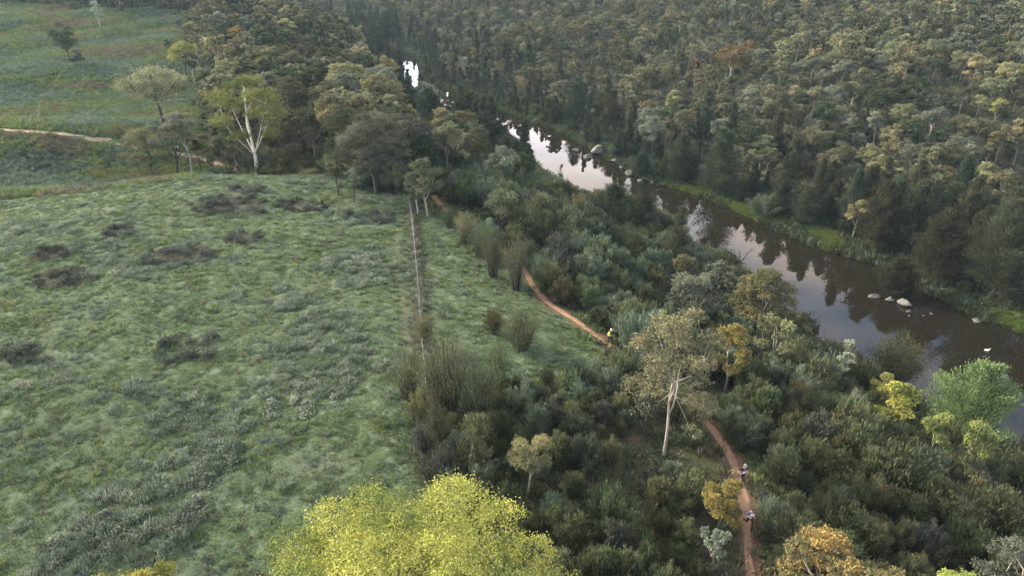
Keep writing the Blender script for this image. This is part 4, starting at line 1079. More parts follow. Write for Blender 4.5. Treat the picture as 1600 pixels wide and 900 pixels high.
def mass_of(name, kind, shapes, leafs, bark, base_h, label, cat):
    ids = masses[kind]
    if not len(ids): return
    protos, key = [], {}
    for lf in leafs:
        key[lf] = len(protos)
        for a, b in shapes: protos.append(join_meshes(name + '_shape', a, b, M[bark], M[lf]))
    which = np.array([key[str(l)] for l in C_['leaf'][ids]]) + rng.integers(0, len(shapes), len(ids))
    mass(name, np.stack([C_['x'][ids], C_['y'][ids], C_['z'][ids]], 1), C_['H'][ids] / base_h, which, protos, label, cat, rng, 0.03)
mass_of('forest', 'gum_tree', GUM_FAR, ['dark', 'grey', 'olive', 'gold', 'rust'], 'bark_grey', 10.0, 'rest of the gum wood merging into one canopy on both sides', 'forest')
mass_of('oak_thicket', 'river_oak', OAK_FAR, ['oak', 'oak_brown'], 'bark_dark', 10.0, 'rest of the dark river oaks massed along the banks', 'forest')
mass_of('scrub', 'tea_tree_shrub', SHRUB, ['shrub', 'shrub_tan', 'shrub_blue', 'dark', 'bramble'], 'bark_dark', 3.0, 'rest of the feathery scrub covering the slope', 'scrub')
print('COUNTS', {k: (int((C_['kind'] == k).sum()), len(masses[k])) for k in masses})

# ------------------------------------------------------------------ undergrowth and grass
def shaped(name, shapes, leafs, bark): return [join_meshes(name, a, b, M[bark], M[lf]) for lf in leafs for a, b in shapes]

x, y = jitter_grid(-330, 380, 60, 430, 3.0, rng)
k = ~inside(x, y, RIVER) & ~meadow_at(x, y) & in_frame(x, y, terrain(x, y), 40) & (np.minimum(seg_dist(x, y, BANK_L), seg_dist(x, y, BANK_R)) > 1.5)
k &= (seg_dist(x, y, BANK_R) < seg_dist(x, y, BANK_L)) | (y > 112)
x, y = x[k], y[k]
gb = np.zeros(len(x), bool)
for poly in GREEN_BANK: gb |= inside(x, y, poly)
x, y = x[~gb], y[~gb]
pr = shaped('undergrowth_shape', SHRUB_FAR, ['shrub', 'shrub_blue', 'dark'], 'bark_dark')
mass('undergrowth', np.stack([x, y, terrain(x, y)], 1), rng.uniform(0.35, 0.85, len(x)), rng.integers(0, len(pr), len(x)), pr, 'grey-green understorey between the trees', 'undergrowth', rng)

def field(n, x0, x1, y0, y1, keep):
    x, y = rng.uniform(x0, x1, n), rng.uniform(y0, y1, n)
    k = keep(x, y); return x[k], y[k]
TUFT = [tuft_shape(301 + i, 34, 0.30, 0.34, 0.035, m, 0.8) for i, m in enumerate(['g_green', 'g_green', 'g_yellow', 'g_grey', 'g_brown'])]
clearp = lambda x, y: (seg_dist(x, y, TRAIL) > 0.75) & (seg_dist(x, y, WHEEL) > 0.3)
near_keep = lambda x, y: inside(*wob(x, y), MEADOW_NEAR) & in_frame(x, y, terrain(x, y), 60) & clearp(x, y)
xs, ys = [], []
for y0, y1, dens in ((14, 45, 9.0), (45, 75, 6.0), (75, 115, 3.5)):
    a, b = -75, 25
    q = field(int(dens * (b - a) * (y1 - y0)), a, b, y0, y1, near_keep); xs.append(q[0]); ys.append(q[1])
x, y = np.concatenate(xs), np.concatenate(ys)
f1, f2 = fbm(x / 4.5, y / 4.5, 101, 4), fbm(x / 1.6, y / 1.6, 105, 3)
sc_ = scrub_at(x, y)
r = f1 * 0.9 + f2 * 0.6 + rng.normal(size=len(x)) * 0.09 - 0.25
which = np.select([sc_ > 0.55, r < 0.32, r < 0.50, r < 0.62], [4, 3, rng.integers(0, 2, len(x)), 2], 3)
which = np.where(rng.uniform(size=len(x)) < 0.07, 4, which)
dist = np.hypot(x, y)
mass('meadow_grass', np.stack([x, y, terrain(x, y)], 1), rng.uniform(0.45, 1.0, len(x)) * (0.75 + dist / 200) * (0.6 + f2 * 0.8), which, TUFT, 'tufted green and grey grass of the near hill', 'grass', rng, 0.2)
# rounded grey-green clumps in drifts
CL = [tuft_shape(321 + i, 170, 0.5, 0.42, 0.028, m, 0.95) for i, m in enumerate(['g_grey', 'greybush', 'g_grey'])]
q = field(26000, -75, 25, 14, 115, near_keep); x, y = q
dn = fbm(x / 6, y / 6, 111, 4) + 0.3 * (fbm(x / 1.5, y / 1.5, 115, 2) - 0.5)
pb = np.zeros(len(x))
for i in (13, 14, 16, 17, 18, 19, 20):
    cx, cy, rx, ry = SCRUB_W[i]; pb = np.maximum(pb, np.exp(-(((x - cx) / (rx * 1.5)) ** 2 + ((y - cy) / (ry * 1.8)) ** 2)))
k = (dn + 0.17 * pb + rng.normal(size=len(x)) * 0.03 > 0.645); x, y = x[k], y[k]
mass('grey_tussocks', np.stack([x, y, terrain(x, y)], 1), rng.uniform(0.35, 1.3, len(x)) ** 1.3, rng.integers(0, 3, len(x)), CL, 'pale grey-green tussocks drifting over the near hill', 'tussocks', rng, 0.15)
# far grass slopes
far_keep = lambda x, y: (inside(*wob(x, y, 9.0), FAR_MEADOW) | ((x < -0.43 * y - 3) & (y > 88) & (y < 205)) | inside(*wob(x, y), SPUR)) & (seg_dist(x, y, TRACK) > 0.8) & in_frame(x, y, terrain(x, y), 30)
q = field(240000, -260, -20, 95, 330, far_keep); x, y = q
f1 = fbm(x / 14, y / 7, 121, 4) + rng.normal(size=len(x)) * 0.06
which = np.select([scrub_at(x, y) > 0.6, f1 < 0.42, f1 < 0.54, f1 < 0.68], [3, 3, 0, 2], 4)
mass('far_grass', np.stack([x, y, terrain(x, y)], 1), rng.uniform(1.0, 2.5, len(x)), which, TUFT, 'mottled green and dun grass of the far slope', 'grass', rng, 0.2)
# bright sedge on the river edge
SED = [tuft_shape(331 + i, 40, 0.4, 0.7, 0.05, 'sedge', 0.8) for i in range(2)]
xs, ys = [], []
for poly in GREEN_BANK:
    a = np.array(poly)
    q = field(2200, a[:, 0].min(), a[:, 0].max(), a[:, 1].min(), a[:, 1].max(), lambda x, y: inside(x, y, poly) & (terrain(x, y) > WATER + 0.02)); xs.append(q[0]); ys.append(q[1])
x, y = np.concatenate(xs), np.concatenate(ys)
mass('sedge', np.stack([x, y, terrain(x, y)], 1), rng.uniform(0.6, 1.3, len(x)), rng.integers(0, 2, len(x)), SED, 'bright green sedge on the far river edge', 'sedge', rng)
# ground cover under the shrubs of the slope
COV = [tuft_shape(341 + i, 30, 0.35, 0.4, 0.05, m, 1.0) for i, m in enumerate(['g_green', 'shrub', 'g_brown', 'shrub_blue'])]
q = field(24000, -30, 80, 18, 125, lambda x, y: ~meadow_at(x, y) & ~inside(x, y, RIVER) & (seg_dist(x, y, BANK_L) < seg_dist(x, y, BANK_R)) & (seg_dist(x, y, BANK_L) < 62) & (seg_dist(x, y, TRAIL) > 0.42) & in_frame(x, y, terrain(x, y), 30))
x, y = q
mass('herb_layer', np.stack([x, y, terrain(x, y)], 1), rng.uniform(0.6, 1.8, len(x)), np.where(fbm(x / 5, y / 5, 131, 3) > 0.5, rng.integers(0, 2, len(x)), rng.integers(1, 4, len(x))), COV, 'low herbs and dead grass under the slope shrubs', 'ground cover', rng, 0.3)

# dark rushes and low growth along the waterline
xs, ys = [], []
for ln, nq, wd in ((BANK_R, 22000, 11.0), (BANK_L, 9000, 5.0)):
    a = resample(ln, 1.0); a = a[(a[:, 1] > 20) & (a[:, 1] < 390)]
    i = rng.integers(0, len(a), nq); r = rng.uniform(0, 1, nq) * wd; th = rng.uniform(0, 6.283, nq)
    xs.append(a[i, 0] + np.cos(th) * r); ys.append(a[i, 1] + np.sin(th) * r)
x, y = np.concatenate(xs), np.concatenate(ys)
k = ~inside(x, y, RIVER) & in_frame(x, y, terrain(x, y), 20) & (seg_dist(x, y, TRAIL) > 0.8); x, y = x[k], y[k]
gb = np.zeros(len(x), bool)
for poly in GREEN_BANK: gb |= inside(x, y, poly)
x, y = x[~gb], y[~gb]
RUSH = [tuft_shape(361 + i, 34, 0.4, 0.6, 0.06, m, 0.9) for i, m in enumerate(['shrub', 'oak', 'shrub_blue', 'dark'])]
mass('rushes', np.stack([x, y, terrain(x, y)], 1), rng.uniform(0.8, 2.4, len(x)), rng.integers(0, 4, len(x)), RUSH, 'dark rushes and low growth along the waterline', 'rushes', rng, 0.3)

# scrub thickets on the near slope, each a thing
names = {0: 'wide dark bramble patch below the brow on the grassy hill', 1: 'dark bramble patch in the middle of the grassy hill', 2: 'dark bramble patch toward the left edge of the grass',
         3: 'narrow grey-brown bramble strip above the left bramble patch', 4: 'small dark bramble clump on the upper left grass', 5: 'thin dark bramble strip just under the brow',
         6: 'low brown bramble at the left end of the brow', 7: 'loose purple-grey bramble in the lower middle of the grass', 8: 'long dark bramble bank in the hollow behind the brow',
         9: 'brown bramble strip at the left edge of the hollow', 10: 'dark bramble strip at the front of the hollow', 11: 'dark bramble clump below the group of brow trees',
         12: 'thin grey bramble right of the wide dark patch', 13: 'large pale grey-green bush near the fence on the grass', 14: 'dull grey scrub patch above the pale bush', 15: 'small grey scrub clump below the wide dark patch',
         16: 'silver-grey weed patch low on the grass', 17: 'broad blue-grey weed patch above the small yellow treetop', 18: 'blue-grey weed patch in the lower left of the grass',
         19: 'grey-green weed patch on the right of the lower grass', 20: 'grey weed patch between silver and grey-green patches', 21: 'dull brown weed patch at the left edge of the grass'}
for i, (cx, cy, rx, ry) in enumerate(SCRUB_W):
    pale = i in (13, 16, 17, 18, 19, 20)
    e = tag(link('bramble_bush' if not pale else 'grey_bush', None, None, (cx, cy, float(terrain(cx, cy)))), names[i], 'bush')
    tb, fb = MB(), MB()
    rg = np.random.default_rng(400 + i)
    area = rx * ry
    ncl = int(np.clip(area * (3.0 if not pale else 2.2), 16, 130))
    for _ in range(ncl):
        a, r = rg.uniform(0, 6.28), math.sqrt(rg.uniform(0, 1)) * 1.05
        px, py = math.cos(a) * r * rx, math.sin(a) * r * ry
        pz = float(terrain(cx + px, cy + py)) - e.location.z
        hh = (1.25 if not pale else 0.8) * rg.uniform(0.4, 1.25) * (1.1 - 0.6 * r); rad = rg.uniform(0.35, 0.9)
        for _k in range(1):
            az, L = rg.uniform(0, 6.28), rad * rg.uniform(0.6, 1.4)
            tube(tb, limb((px, py, pz - 0.05), (px + math.cos(az) * L, py + math.sin(az) * L, pz + hh * 0.5), np.array([0, 0, hh]), 5), np.linspace(0.016, 0.007, 5), 3)
        nn_ = int(150 * (1.0 if area < 40 else 0.8))
        off = unit(rg.normal(size=(nn_, 3))) * rg.uniform(0.4, 1, (nn_, 1)) * np.array([rad, rad, hh]); off[:, 2] = np.abs(off[:, 2])
        leaves(fb, np.array([px, py, pz]) + off, rg.normal(size=(nn_, 3)) + (0, 0, 0.5), rg.uniform(0.14, 0.30, nn_), rg.uniform(0.05, 0.11, nn_), np.clip(rg.uniform(0.1, 0.8) + rg.normal(size=nn_) * 0.15, 0, 1), rg)
    tag(link('canes', tb.mesh('canes', [M['bark_dark']]), e), kind='stuff')
    link('foliage', fb.mesh('foliage', [M['greybush' if pale else 'bramble']]), e)

# ------------------------------------------------------------------ rocks
def boulder(base, wpx, hpx, mat, label, seed, sink=0.25, group=None, name='boulder'):
    x, y, z = ground_at(*base)
    dep = y * CP - (z - CAM_Z) * SP
    sx, sz = wpx * dep / FPX / 2 * 0.95, hpx * dep / FPX / 2 * 1.1
    rg = np.random.default_rng(seed)
    nu, nv = 18, 10
    th, ph = np.meshgrid(np.arange(nu) * 2 * math.pi / nu, np.linspace(0.02, math.pi - 0.02, nv))
    d = np.stack([np.cos(th) * np.sin(ph), np.sin(th) * np.sin(ph), np.cos(ph)], -1)
    r = np.ones(th.shape)
    for _ in range(16):      # flat broken facets
        nrm = unit(rg.normal(size=3)); c = rg.uniform(0.5, 0.92)
        dd = d @ nrm; r = np.minimum(r, np.where(dd > 0.05, c / np.maximum(dd, 0.05), 9))
    r = r * (1 + rg.normal(size=r.shape) * 0.025)
    d = d * np.concatenate([np.repeat(1 - 0.38 * np.clip(d[..., 2:3], -0.2, 1), 2, -1), np.ones_like(d[..., 2:3])], -1)
    v = d * r[..., None] * np.array([sx, sx * rg.uniform(0.6, 0.9), sz])
    i = np.arange(nu * nv).reshape(nv, nu)
    f = np.stack([i[:-1], i[1:], np.roll(i[1:], -1, 1), np.roll(i[:-1], -1, 1)], -1)
    mb = MB(); mb.add(v.reshape(-1, 3), f.reshape(-1, 4), 0.5)
    o = link(name, mb.mesh('boulder', [M[mat]]), None, (x, y, z + sz * (1 - 2 * sink)))
    o.rotation_euler = (0, 0, rg.uniform(0, 6))
    return tag(o, label, 'rock', group)
boulder((936, 240), 30, 18, 'rock_pale', 'large pale pyramid-shaped boulder at the far shore', 1)
for i, (u0, v0, w0, h0, mt, lb) in enumerate([(1412, 476, 34, 12, 'rock_pale', 'largest pale rock standing in the dark water'), (1390, 470, 20, 9, 'rock_pale', 'pale rock just left of the largest river rock'),
    (1366, 464, 22, 8, 'rock', 'grey rock at the foot of the low brown river oak'), (1420, 488, 12, 6, 'rock', 'small rock just below the largest river rock'),
    (1455, 491, 7, 4, 'rock_pale', 'tiny pale rock breaking the dark water'), (1443, 494, 6, 3, 'rock', 'tiny dull rock left of the tiny pale one'), (1421, 494, 5, 3, 'rock', 'tiny brown rock nearest the largest river rock'),
    (1526, 502, 26, 5, 'rock', 'long flat rock off the grassy tip'), (1522, 489, 14, 6, 'rock', 'grey rock at the foot of the huge river oak'), (1588, 498, 22, 12, 'rock', 'grey rock on the grassy tip'),
    (900, 236, 16, 7, 'rock', 'dark flat rock left of the pale boulder'), (918, 246, 22, 8, 'rock', 'dark rock at the foot of the pale boulder'), (960, 252, 20, 7, 'rock', 'brown rock right of the pale boulder'),
    (972, 262, 14, 6, 'rock', 'small brown rock below the brown shore rock'), (985, 272, 26, 9, 'rock', 'grey slab on the far shore by the sunset pool'), (1002, 284, 20, 8, 'rock', 'grey slab at the narrow neck of the river'),
    (1020, 286, 12, 6, 'rock_pale', 'pale rock at the narrow neck of the river'), (1345, 404, 26, 9, 'rock', 'grey rock at the foot of the reddish river oak'), (1372, 412, 30, 9, 'rock', 'grey rock shelf along the far shore'),
    (1243, 262, 14, 8, 'rock_pale', 'pale rock outcrop among trees above the far bank'), (1212, 254, 14, 7, 'rock_pale', 'pale rock beside the pale outcrop'), (1225, 264, 10, 6, 'rock', 'small grey rock below the pale outcrop'),
    (1301, 326, 14, 7, 'rock_pale', 'pale rock under the trees above the grassy bank'), (1284, 338, 12, 7, 'rock', 'grey-pink rock under the trees above the grassy bank'),
    (636, 628, 4, 3, 'rock_pale', 'small pale stone under the brown fence shrub'), (646, 636, 4, 3, 'rock_pale', 'small pale stone beside the fence'), (702, 658, 4, 3, 'rock', 'small orange-grey stone by the straw-brown shrub'),
    (968, 551, 4, 2, 'rock_pale', 'small white stone on the dirt trail below the runner'), (1054, 692, 4, 3, 'rock_pale', 'small pale stone beside the tall pale trunk')]):
    boulder((u0, v0), w0, h0, mt, lb, 20 + i)

# loose stones on and beside the trail
sm = boulder((951, 551), 4, 3, 'rock', 'small grey stone on the trail edge by the runner in yellow', 77).data
t = rng.uniform(0, 1, 700) * (len(TRAIL) - 1); x = np.interp(t, np.arange(len(TRAIL)), TRAIL[:, 0]) + rng.normal(size=700) * 0.4; y = np.interp(t, np.arange(len(TRAIL)), TRAIL[:, 1]) + rng.normal(size=700) * 0.4
mass('gravel', np.stack([x, y, terrain(x, y) + 0.04], 1), rng.uniform(0.12, 0.5, 700), rng.integers(0, 1, 700), [sm], 'loose stones scattered along the dirt trail', 'stones', rng, 0.5)

# a bleached branch lying under the fence shrubs
x_, y_, z_ = ground_at(712, 642)
tb = MB(); tube(tb, limb((-0.9, 0.3, 0.10), (1.0, -0.35, 0.12), np.array([0, 0, 0.12]), 7), np.linspace(0.055, 0.02, 7), 6)
tube(tb, limb((0.2, -0.05, 0.14), (0.75, 0.25, 0.32), np.array([0, 0, 0.05]), 4), np.linspace(0.025, 0.008, 4), 5)
tag(link('fallen_branch', tb.mesh('fallen_branch', [M['bark_pale']]), None, (x_, y_, z_)), 'bleached fallen branch lying on the ground right of the fence shrubs', 'branch')

# ------------------------------------------------------------------ wire fences
M['post'] = noise_mat('weathered_post', (0.12, 0.115, 0.105), (0.28, 0.27, 0.25), 4, stretch=(4, 4, 1))
m_, n_, l_ = mat_new('fence_wire')
p_ = n_.new('ShaderNodeBsdfPrincipled'); p_.inputs['Base Color'].default_value = (0.20, 0.20, 0.20, 1); p_.inputs['Roughness'].default_value = 0.7
o_ = n_.new('ShaderNodeOutputMaterial'); l_.new(p_.outputs[0], o_.inputs[0]); M['wire'] = m_
def wire_fence(line, label, post_h, post_r, wires, wr):
    z = terrain(line[:, 0], line[:, 1])
    e = tag(link('wire_fence', None, None, (line[0, 0], line[0, 1], float(z[0]))), label, 'fence')
    o0 = np.array(e.location)
    pm = []
    for s in range(3):
        rg = np.random.default_rng(s); mb = MB()
        tube(mb, np.array([[0, 0, -0.3], [rg.normal() * 0.01, rg.normal() * 0.01, post_h * 0.5], [rg.normal() * 0.03, rg.normal() * 0.03, post_h]]), [post_r * 1.1, post_r, post_r * 0.9], 7)
        tube(mb, np.array([[0, 0, post_h], [0, 0, post_h + 0.01]]), [post_r * 0.9, 0.002], 7)
        pm.append(mb.mesh('post', [M['post']]))
    for i, (px, py) in enumerate(line):
        link('post', pm[i % 3], e, (px - o0[0], py - o0[1], z[i] - o0[2]))
    for h in wires:
        mb = MB(); tube(mb, np.c_[line, z + h] - o0, wr, 4)
        link('wire', mb.mesh('wire', [M['wire']]), e)
    return e
wire_fence(FENCE, 'grey wire fence with posts running down the right side of the grassy hill', 1.25, 0.055, (0.22, 0.42, 0.62, 0.82, 1.02, 1.18), 0.005)
wire_fence(FENCE_FAR, 'faint wire fence climbing the far grass slope', 1.2, 0.06, (0.4, 0.8, 1.1), 0.008)
DRY = [tuft_shape(351 + i, 40, 0.3, 0.6, 0.04, m, 0.5) for i, m in enumerate(['g_brown', 'g_grey'])]
t = rng.uniform(0, 1, 900) * (len(FENCE) - 1); x = np.interp(t, np.arange(len(FENCE)), FENCE[:, 0]) + rng.normal(size=900) * 0.22; y = np.interp(t, np.arange(len(FENCE)), FENCE[:, 1])
mass('fence_grass', np.stack([x, y, terrain(x, y)], 1), rng.uniform(0.5, 1.2, 900), rng.integers(0, 2, 900), DRY, 'dry pale grass caught along the wire fence', 'grass', rng)

# ------------------------------------------------------------------ a white bird on the water
def flat_mat(name, c, rough=0.8):
    m, n, l = mat_new(name); p = n.new('ShaderNodeBsdfPrincipled'); p.inputs['Base Color'].default_value = (*c, 1); p.inputs['Roughness'].default_value = rough
    t = n.new('ShaderNodeTexNoise'); t.inputs['Scale'].default_value = 25; mx = n.new('ShaderNodeMix'); mx.data_type = 'RGBA'; mx.inputs['A'].default_value = (*[q * 0.8 for q in c], 1); mx.inputs['B'].default_value = (*c, 1)
    l.new(t.outputs['Fac'], mx.inputs['Factor']); l.new(mx.outputs['Result'], p.inputs['Base Color'])
    o = n.new('ShaderNodeOutputMaterial'); l.new(p.outputs[0], o.inputs[0]); return m

def skin_mesh(name, verts, edges, radii, root, subdiv=2):
    me = bpy.data.meshes.new(name); me.from_pydata([tuple(v) for v in verts], edges, [])
    o = bpy.data.objects.new(name, me); COL.objects.link(o)
    md = o.modifiers.new('skin', 'SKIN'); o.modifiers.new('sub', 'SUBSURF').levels = subdiv
    sv = me.skin_vertices[0].data
    for i, r in enumerate(radii):
        sv[i].radius = (r, r) if not isinstance(r, tuple) else r; sv[i].use_root = (i == root)
    bpy.context.view_layer.update()
    ev = o.evaluated_get(bpy.context.evaluated_depsgraph_get())
    out = bpy.data.meshes.new_from_object(ev)
    bpy.data.objects.remove(o); out.name = name
    for p in out.polygons: p.use_smooth = True
    return out

bx_, by_, _ = ground_at(1542, 548)
me = skin_mesh('bird', [(0, 0.42, 0.16), (0, 0.22, 0.12), (0, 0, 0.13), (0, -0.2, 0.13), (0, -0.28, 0.3), (0, -0.30, 0.46), (0, -0.36, 0.5), (0, -0.44, 0.48)],
               [(0, 1), (1, 2), (2, 3), (3, 4), (4, 5), (5, 6), (6, 7)], [0.03, 0.13, 0.2, 0.15, 0.06, 0.05, 0.05, 0.02], 2)
me.materials.append(flat_mat('white_plumage', (0.8, 0.8, 0.78)))
e = tag(link('bird', None, None, (bx_, by_, WATER)), 'white waterbird floating on the dark water', 'bird'); e.rotation_euler = (0, 0, 1.2); e.scale = (0.75,) * 3
link('body', me, e)
mb = MB(); tube(mb, np.array([[0, -0.44, 0.48], [0, -0.50, 0.465], [0, -0.56, 0.455]]), [0.018, 0.013, 0.004], 6); link('beak', mb.mesh('beak', [flat_mat('beak', (0.35, 0.16, 0.05))]), e)

# ------------------------------------------------------------------ runners
SKIN = flat_mat('skin', (0.50, 0.30, 0.21)); EYE = flat_mat('eye', (0.02, 0.02, 0.02)); LIP = flat_mat('lips', (0.35, 0.13, 0.11))
def runner(base, yaw, cl, label, mirror=1, scale=1.0):
    """cl: colours for top, sleeve, shorts, leg, shoe, hat, vest (None = no vest), bib."""
    x, y, z = ground_at(*base)
    mats = [SKIN] + [flat_mat('cloth', c) for c in (cl['top'], cl['shorts'], cl['leg'], cl['shoe'], cl['sleeve'])]
    V, E, Rr, reg = [], [], [], []
    def chain(parent, pts, rads, region):
        last = parent
        for p, r in zip(pts, rads):
            V.append(np.array(p, float)); Rr.append(r); reg.append(region); i = len(V) - 1
            if last is not None: E.append((last, i))
            last = i
        return last
    pel = chain(None, [(0, 0.02, 0.98)], [0.135], 2)
    ch = chain(pel, [(0, -0.01, 1.16), (0, -0.05, 1.36)], [0.118, 0.145], 1)
    nk = chain(ch, [(0, -0.085, 1.50)], [0.058], 0)
    chain(nk, [(0, -0.115, 1.585), (0, -0.125, 1.67), (0, -0.115, 1.735)], [0.078, 0.094, 0.062], 0)
    for s, fwd in ((mirror, True), (-mirror, False)):
        if fwd: k_, a_, h_, t_ = (0.10 * s, -0.27, 0.60), (0.10 * s, -0.20, 0.13), (0.10 * s, -0.17, 0.05), (0.11 * s, -0.37, 0.045)
        else: k_, a_, h_, t_ = (0.10 * s, 0.09, 0.54), (0.09 * s, 0.46, 0.40), (0.09 * s, 0.54, 0.38), (0.09 * s, 0.50, 0.20)
        hp = chain(pel, [(0.095 * s, 0.0, 0.90)], [0.098], 2)
        kk = chain(hp, [tuple((np.array((0.095 * s, 0, 0.90)) + k_) / 2)], [0.082], 2)
        kk = chain(kk, [k_], [0.058], 3)
        kk = chain(kk, [tuple(np.array(k_) * 0.6 + np.array(a_) * 0.4), a_], [0.058, 0.038], 3)
        chain(kk, [h_], [0.045], 4); chain(kk, [t_], [0.036], 4)
        if fwd: el, wr = (0.29 * s, 0.17, 1.17), (0.25 * s, -0.07, 1.06)
        else: el, wr = (0.30 * s, 0.02, 1.14), (0.17 * s, -0.23, 1.20)
        sh_ = chain(ch, [(0.18 * s, -0.05, 1.42)], [0.066], 5)
        ee = chain(sh_, [tuple((np.array((0.18 * s, -0.05, 1.42)) + el) / 2)], [0.05], 5)
        ee = chain(ee, [el], [0.042], 5 if cl.get('long') else 0)
        ww = chain(ee, [wr], [0.028], 0)
        d = unit(np.array(wr) - np.array(el)); side = unit(np.cross(d, (0, 0, 1.0))); up = np.cross(side, d)
        pm_ = chain(ww, [np.array(wr) + d * 0.05], [0.034], 0)
        for j, (o_, L_) in enumerate(((-0.028, 0.062), (-0.010, 0.075), (0.010, 0.07), (0.027, 0.055))):
            k0 = np.array(wr) + d * 0.085 + side * o_
            chain(pm_, [k0, k0 + d * L_ * 0.5 - up * 0.01, k0 + d * L_ * 0.6 - up * 0.04], [0.011, 0.010, 0.008], 0)
        th0 = np.array(wr) + d * 0.035 + side * (0.035 * s)
        chain(pm_, [th0, th0 + d * 0.03 + side * (0.02 * s), th0 + d * 0.055 + side * (0.012 * s)], [0.012, 0.011, 0.009], 0)
    me = skin_mesh('body', V, E, Rr, 0, 1)
    for m in mats: me.materials.append(m)
    VV, rg_ = np.array(V), np.array(reg)
    for p in me.polygons:
        c = np.array(p.center); best, bi = 9, 0
        for a, b in E:
            ab = VV[b] - VV[a]; t = np.clip(np.dot(c - VV[a], ab) / (ab @ ab), 0, 1); dd = np.linalg.norm(c - VV[a] - t * ab)
            if dd < best: best, bi = dd, (b if (t > 0.25 or rg_[b] == rg_[a]) else a)
        p.material_index = int(rg_[bi])
    e = tag(link('person', None, None, (x, y, z + 0.02)), label, 'person'); e.rotation_euler = (0, 0, yaw); e.scale = (scale,) * 3
    link('body', me, e)
    def blob(nm, c, s, mt, lo=0.0, n1=12, n2=8):
        th, ph = np.meshgrid(np.arange(n1) * 2 * math.pi / n1, np.linspace(0.05, math.pi * (1 - lo), n2))
        v = np.stack([np.cos(th) * np.sin(ph), np.sin(th) * np.sin(ph), np.cos(ph)], -1) * np.array(s) + np.array(c)
        i = np.arange(n1 * n2).reshape(n2, n1); mb = MB(); mb.add(v.reshape(-1, 3), np.stack([i[:-1], i[1:], np.roll(i[1:], -1, 1), np.roll(i[:-1], -1, 1)], -1).reshape(-1, 4), 0.5, 0, True)
        return link(nm, mb.mesh(nm, [mt]), e)
    hat = flat_mat('hat', cl['hat'])
    cap = blob('cap' if cl.get('cap') else 'hair', (0, -0.115, 1.70), (0.10, 0.115, 0.095), hat, 0.45)
    if cl.get('cap'):
        mb = MB(); box(mb, (0, -0.245, 1.70), (0.13, 0.10, 0.012)); link('cap_brim', mb.mesh('cap_brim', [hat]), cap)
    for s in (-1, 1):
        blob('eye', (0.034 * s, -0.213, 1.665), (0.012, 0.007, 0.008), EYE, 0, 8, 6)
        blob('ear', (0.093 * s, -0.115, 1.655), (0.012, 0.024, 0.032), SKIN, 0, 8, 6)
    blob('nose', (0, -0.222, 1.64), (0.013, 0.018, 0.024), SKIN, 0, 8, 6); blob('mouth', (0, -0.208, 1.60), (0.024, 0.007, 0.007), LIP, 0, 8, 6)
    if cl.get('vest'):
        vm = flat_mat('vest', cl['vest'])
        mb = MB()
        for s in (-1, 1):
            tube(mb, np.array([[0.085 * s, 0.10, 1.28], [0.09 * s, 0.07, 1.46], [0.09 * s, -0.05, 1.535], [0.085 * s, -0.18, 1.44], [0.08 * s, -0.20, 1.26], [0.10 * s, -0.13, 1.16]]), 0.034, 6)
        box(mb, (0, -0.205, 1.36), (0.16, 0.02, 0.035)); box(mb, (0, 0.13, 1.33), (0.24, 0.09, 0.30))
        link('running_vest', mb.mesh('running_vest', [vm]), e)
    if cl.get('bib'):
        mb = MB(); box(mb, (0, cl.get('bib_y', -0.155), cl.get('bib_z', 1.12)), (0.24, 0.012, 0.19)); link('race_bib', mb.mesh('race_bib', [flat_mat('bib', cl['bib'])]), e)
    return e
TRAIL_YAW = 0.55
runner((952, 541), TRAIL_YAW, dict(top=(0.62, 0.78, 0.10), sleeve=(0.62, 0.78, 0.10), shorts=(0.015, 0.015, 0.02), leg=(0.02, 0.02, 0.025), shoe=(0.25, 0.07, 0.05), hat=(0.55, 0.50, 0.42), vest=(0.015, 0.015, 0.02), cap=True),
       'runner in bright yellow top with black straps and shorts on the dirt trail', 1, 1.08)
runner((1157, 757), 0.25, dict(top=(0.015, 0.016, 0.03), sleeve=(0.015, 0.016, 0.03), shorts=(0.01, 0.01, 0.015), leg=(0.012, 0.012, 0.016), shoe=(0.04, 0.04, 0.05), hat=(0.25, 0.25, 0.26), bib=(0.8, 0.8, 0.82), long=True, cap=True),
       'runner in dark clothes with white bib and grey cap behind the mustard bush', -1, 1.05)
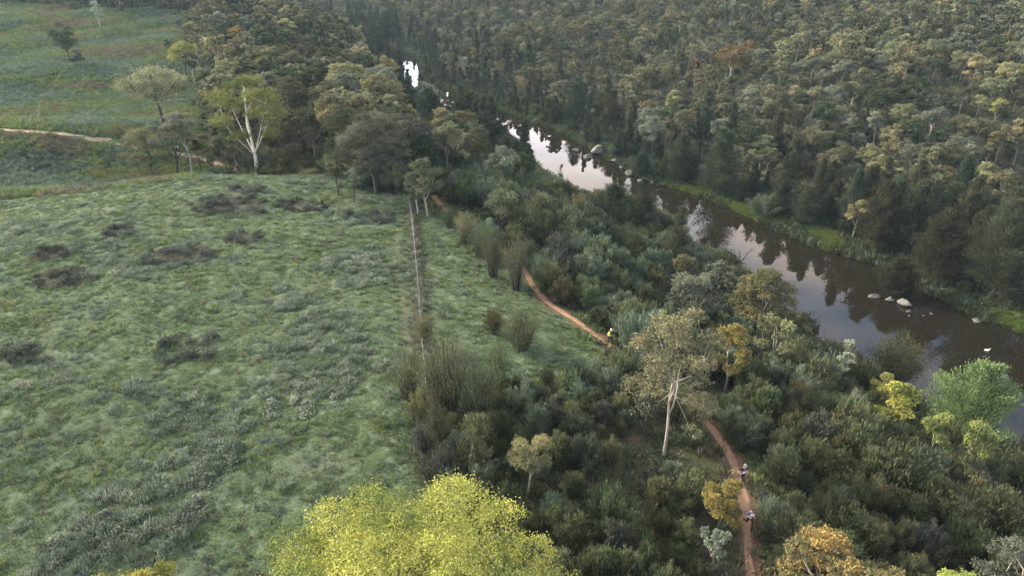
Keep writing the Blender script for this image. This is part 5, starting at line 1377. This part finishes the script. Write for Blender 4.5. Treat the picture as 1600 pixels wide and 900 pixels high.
runner((1168, 827), 0.1, dict(top=(0.06, 0.11, 0.28), sleeve=(0.05, 0.09, 0.22), shorts=(0.01, 0.01, 0.014), leg=(0.012, 0.012, 0.016), shoe=(0.02, 0.02, 0.03), hat=(0.03, 0.025, 0.02), bib=(0.75, 0.8, 0.85), bib_z=1.33, bib_y=-0.20, long=True),
       'runner in blue and white top with black leggings lowest on the trail', 1, 1.05)
runner((372, 268), 0.7, dict(top=(0.01, 0.01, 0.012), sleeve=(0.01, 0.01, 0.012), shorts=(0.01, 0.01, 0.012), leg=(0.012, 0.012, 0.015), shoe=(0.02, 0.02, 0.02), hat=(0.02, 0.015, 0.012), long=True),
       'distant runner all in black at the foot of the pale track', 1)
runner((438, 271), 0.9, dict(top=(0.01, 0.01, 0.012), sleeve=(0.01, 0.01, 0.012), shorts=(0.6, 0.6, 0.62), leg=(0.3, 0.2, 0.15), shoe=(0.3, 0.3, 0.3), hat=(0.02, 0.015, 0.012), bib=(0.8, 0.8, 0.8), bib_z=1.2, bib_y=-0.2, long=True),
       'distant runner in black and white near the gum with forked pale trunk', -1)
runner((278, 240), 0.7, dict(top=(0.012, 0.012, 0.02), sleeve=(0.7, 0.7, 0.72), shorts=(0.01, 0.01, 0.012), leg=(0.012, 0.012, 0.015), shoe=(0.3, 0.3, 0.3), hat=(0.02, 0.015, 0.012), bib=(0.85, 0.85, 0.85), bib_z=1.3, bib_y=-0.2, long=True),
       'distant runner in black and white half hidden by the brow trees', 1)

# ------------------------------------------------------------------ evening haze
mb = MB(); box(mb, (20, 320, 20.0), (1120, 820, 180))
HAZE_TOP = None
hz, n_, l_ = mat_new('haze_air')
pv = n_.new('ShaderNodeVolumePrincipled'); pv.inputs['Density'].default_value = 0.00010; pv.inputs['Color'].default_value = (0.55, 0.76, 1.0, 1); pv.inputs['Anisotropy'].default_value = 0.0
o_ = n_.new('ShaderNodeOutputMaterial'); l_.new(pv.outputs[0], o_.inputs['Volume'])
tag(link('haze', mb.mesh('haze', [hz])), 'thin evening haze in the valley', None, None, 'stuff')
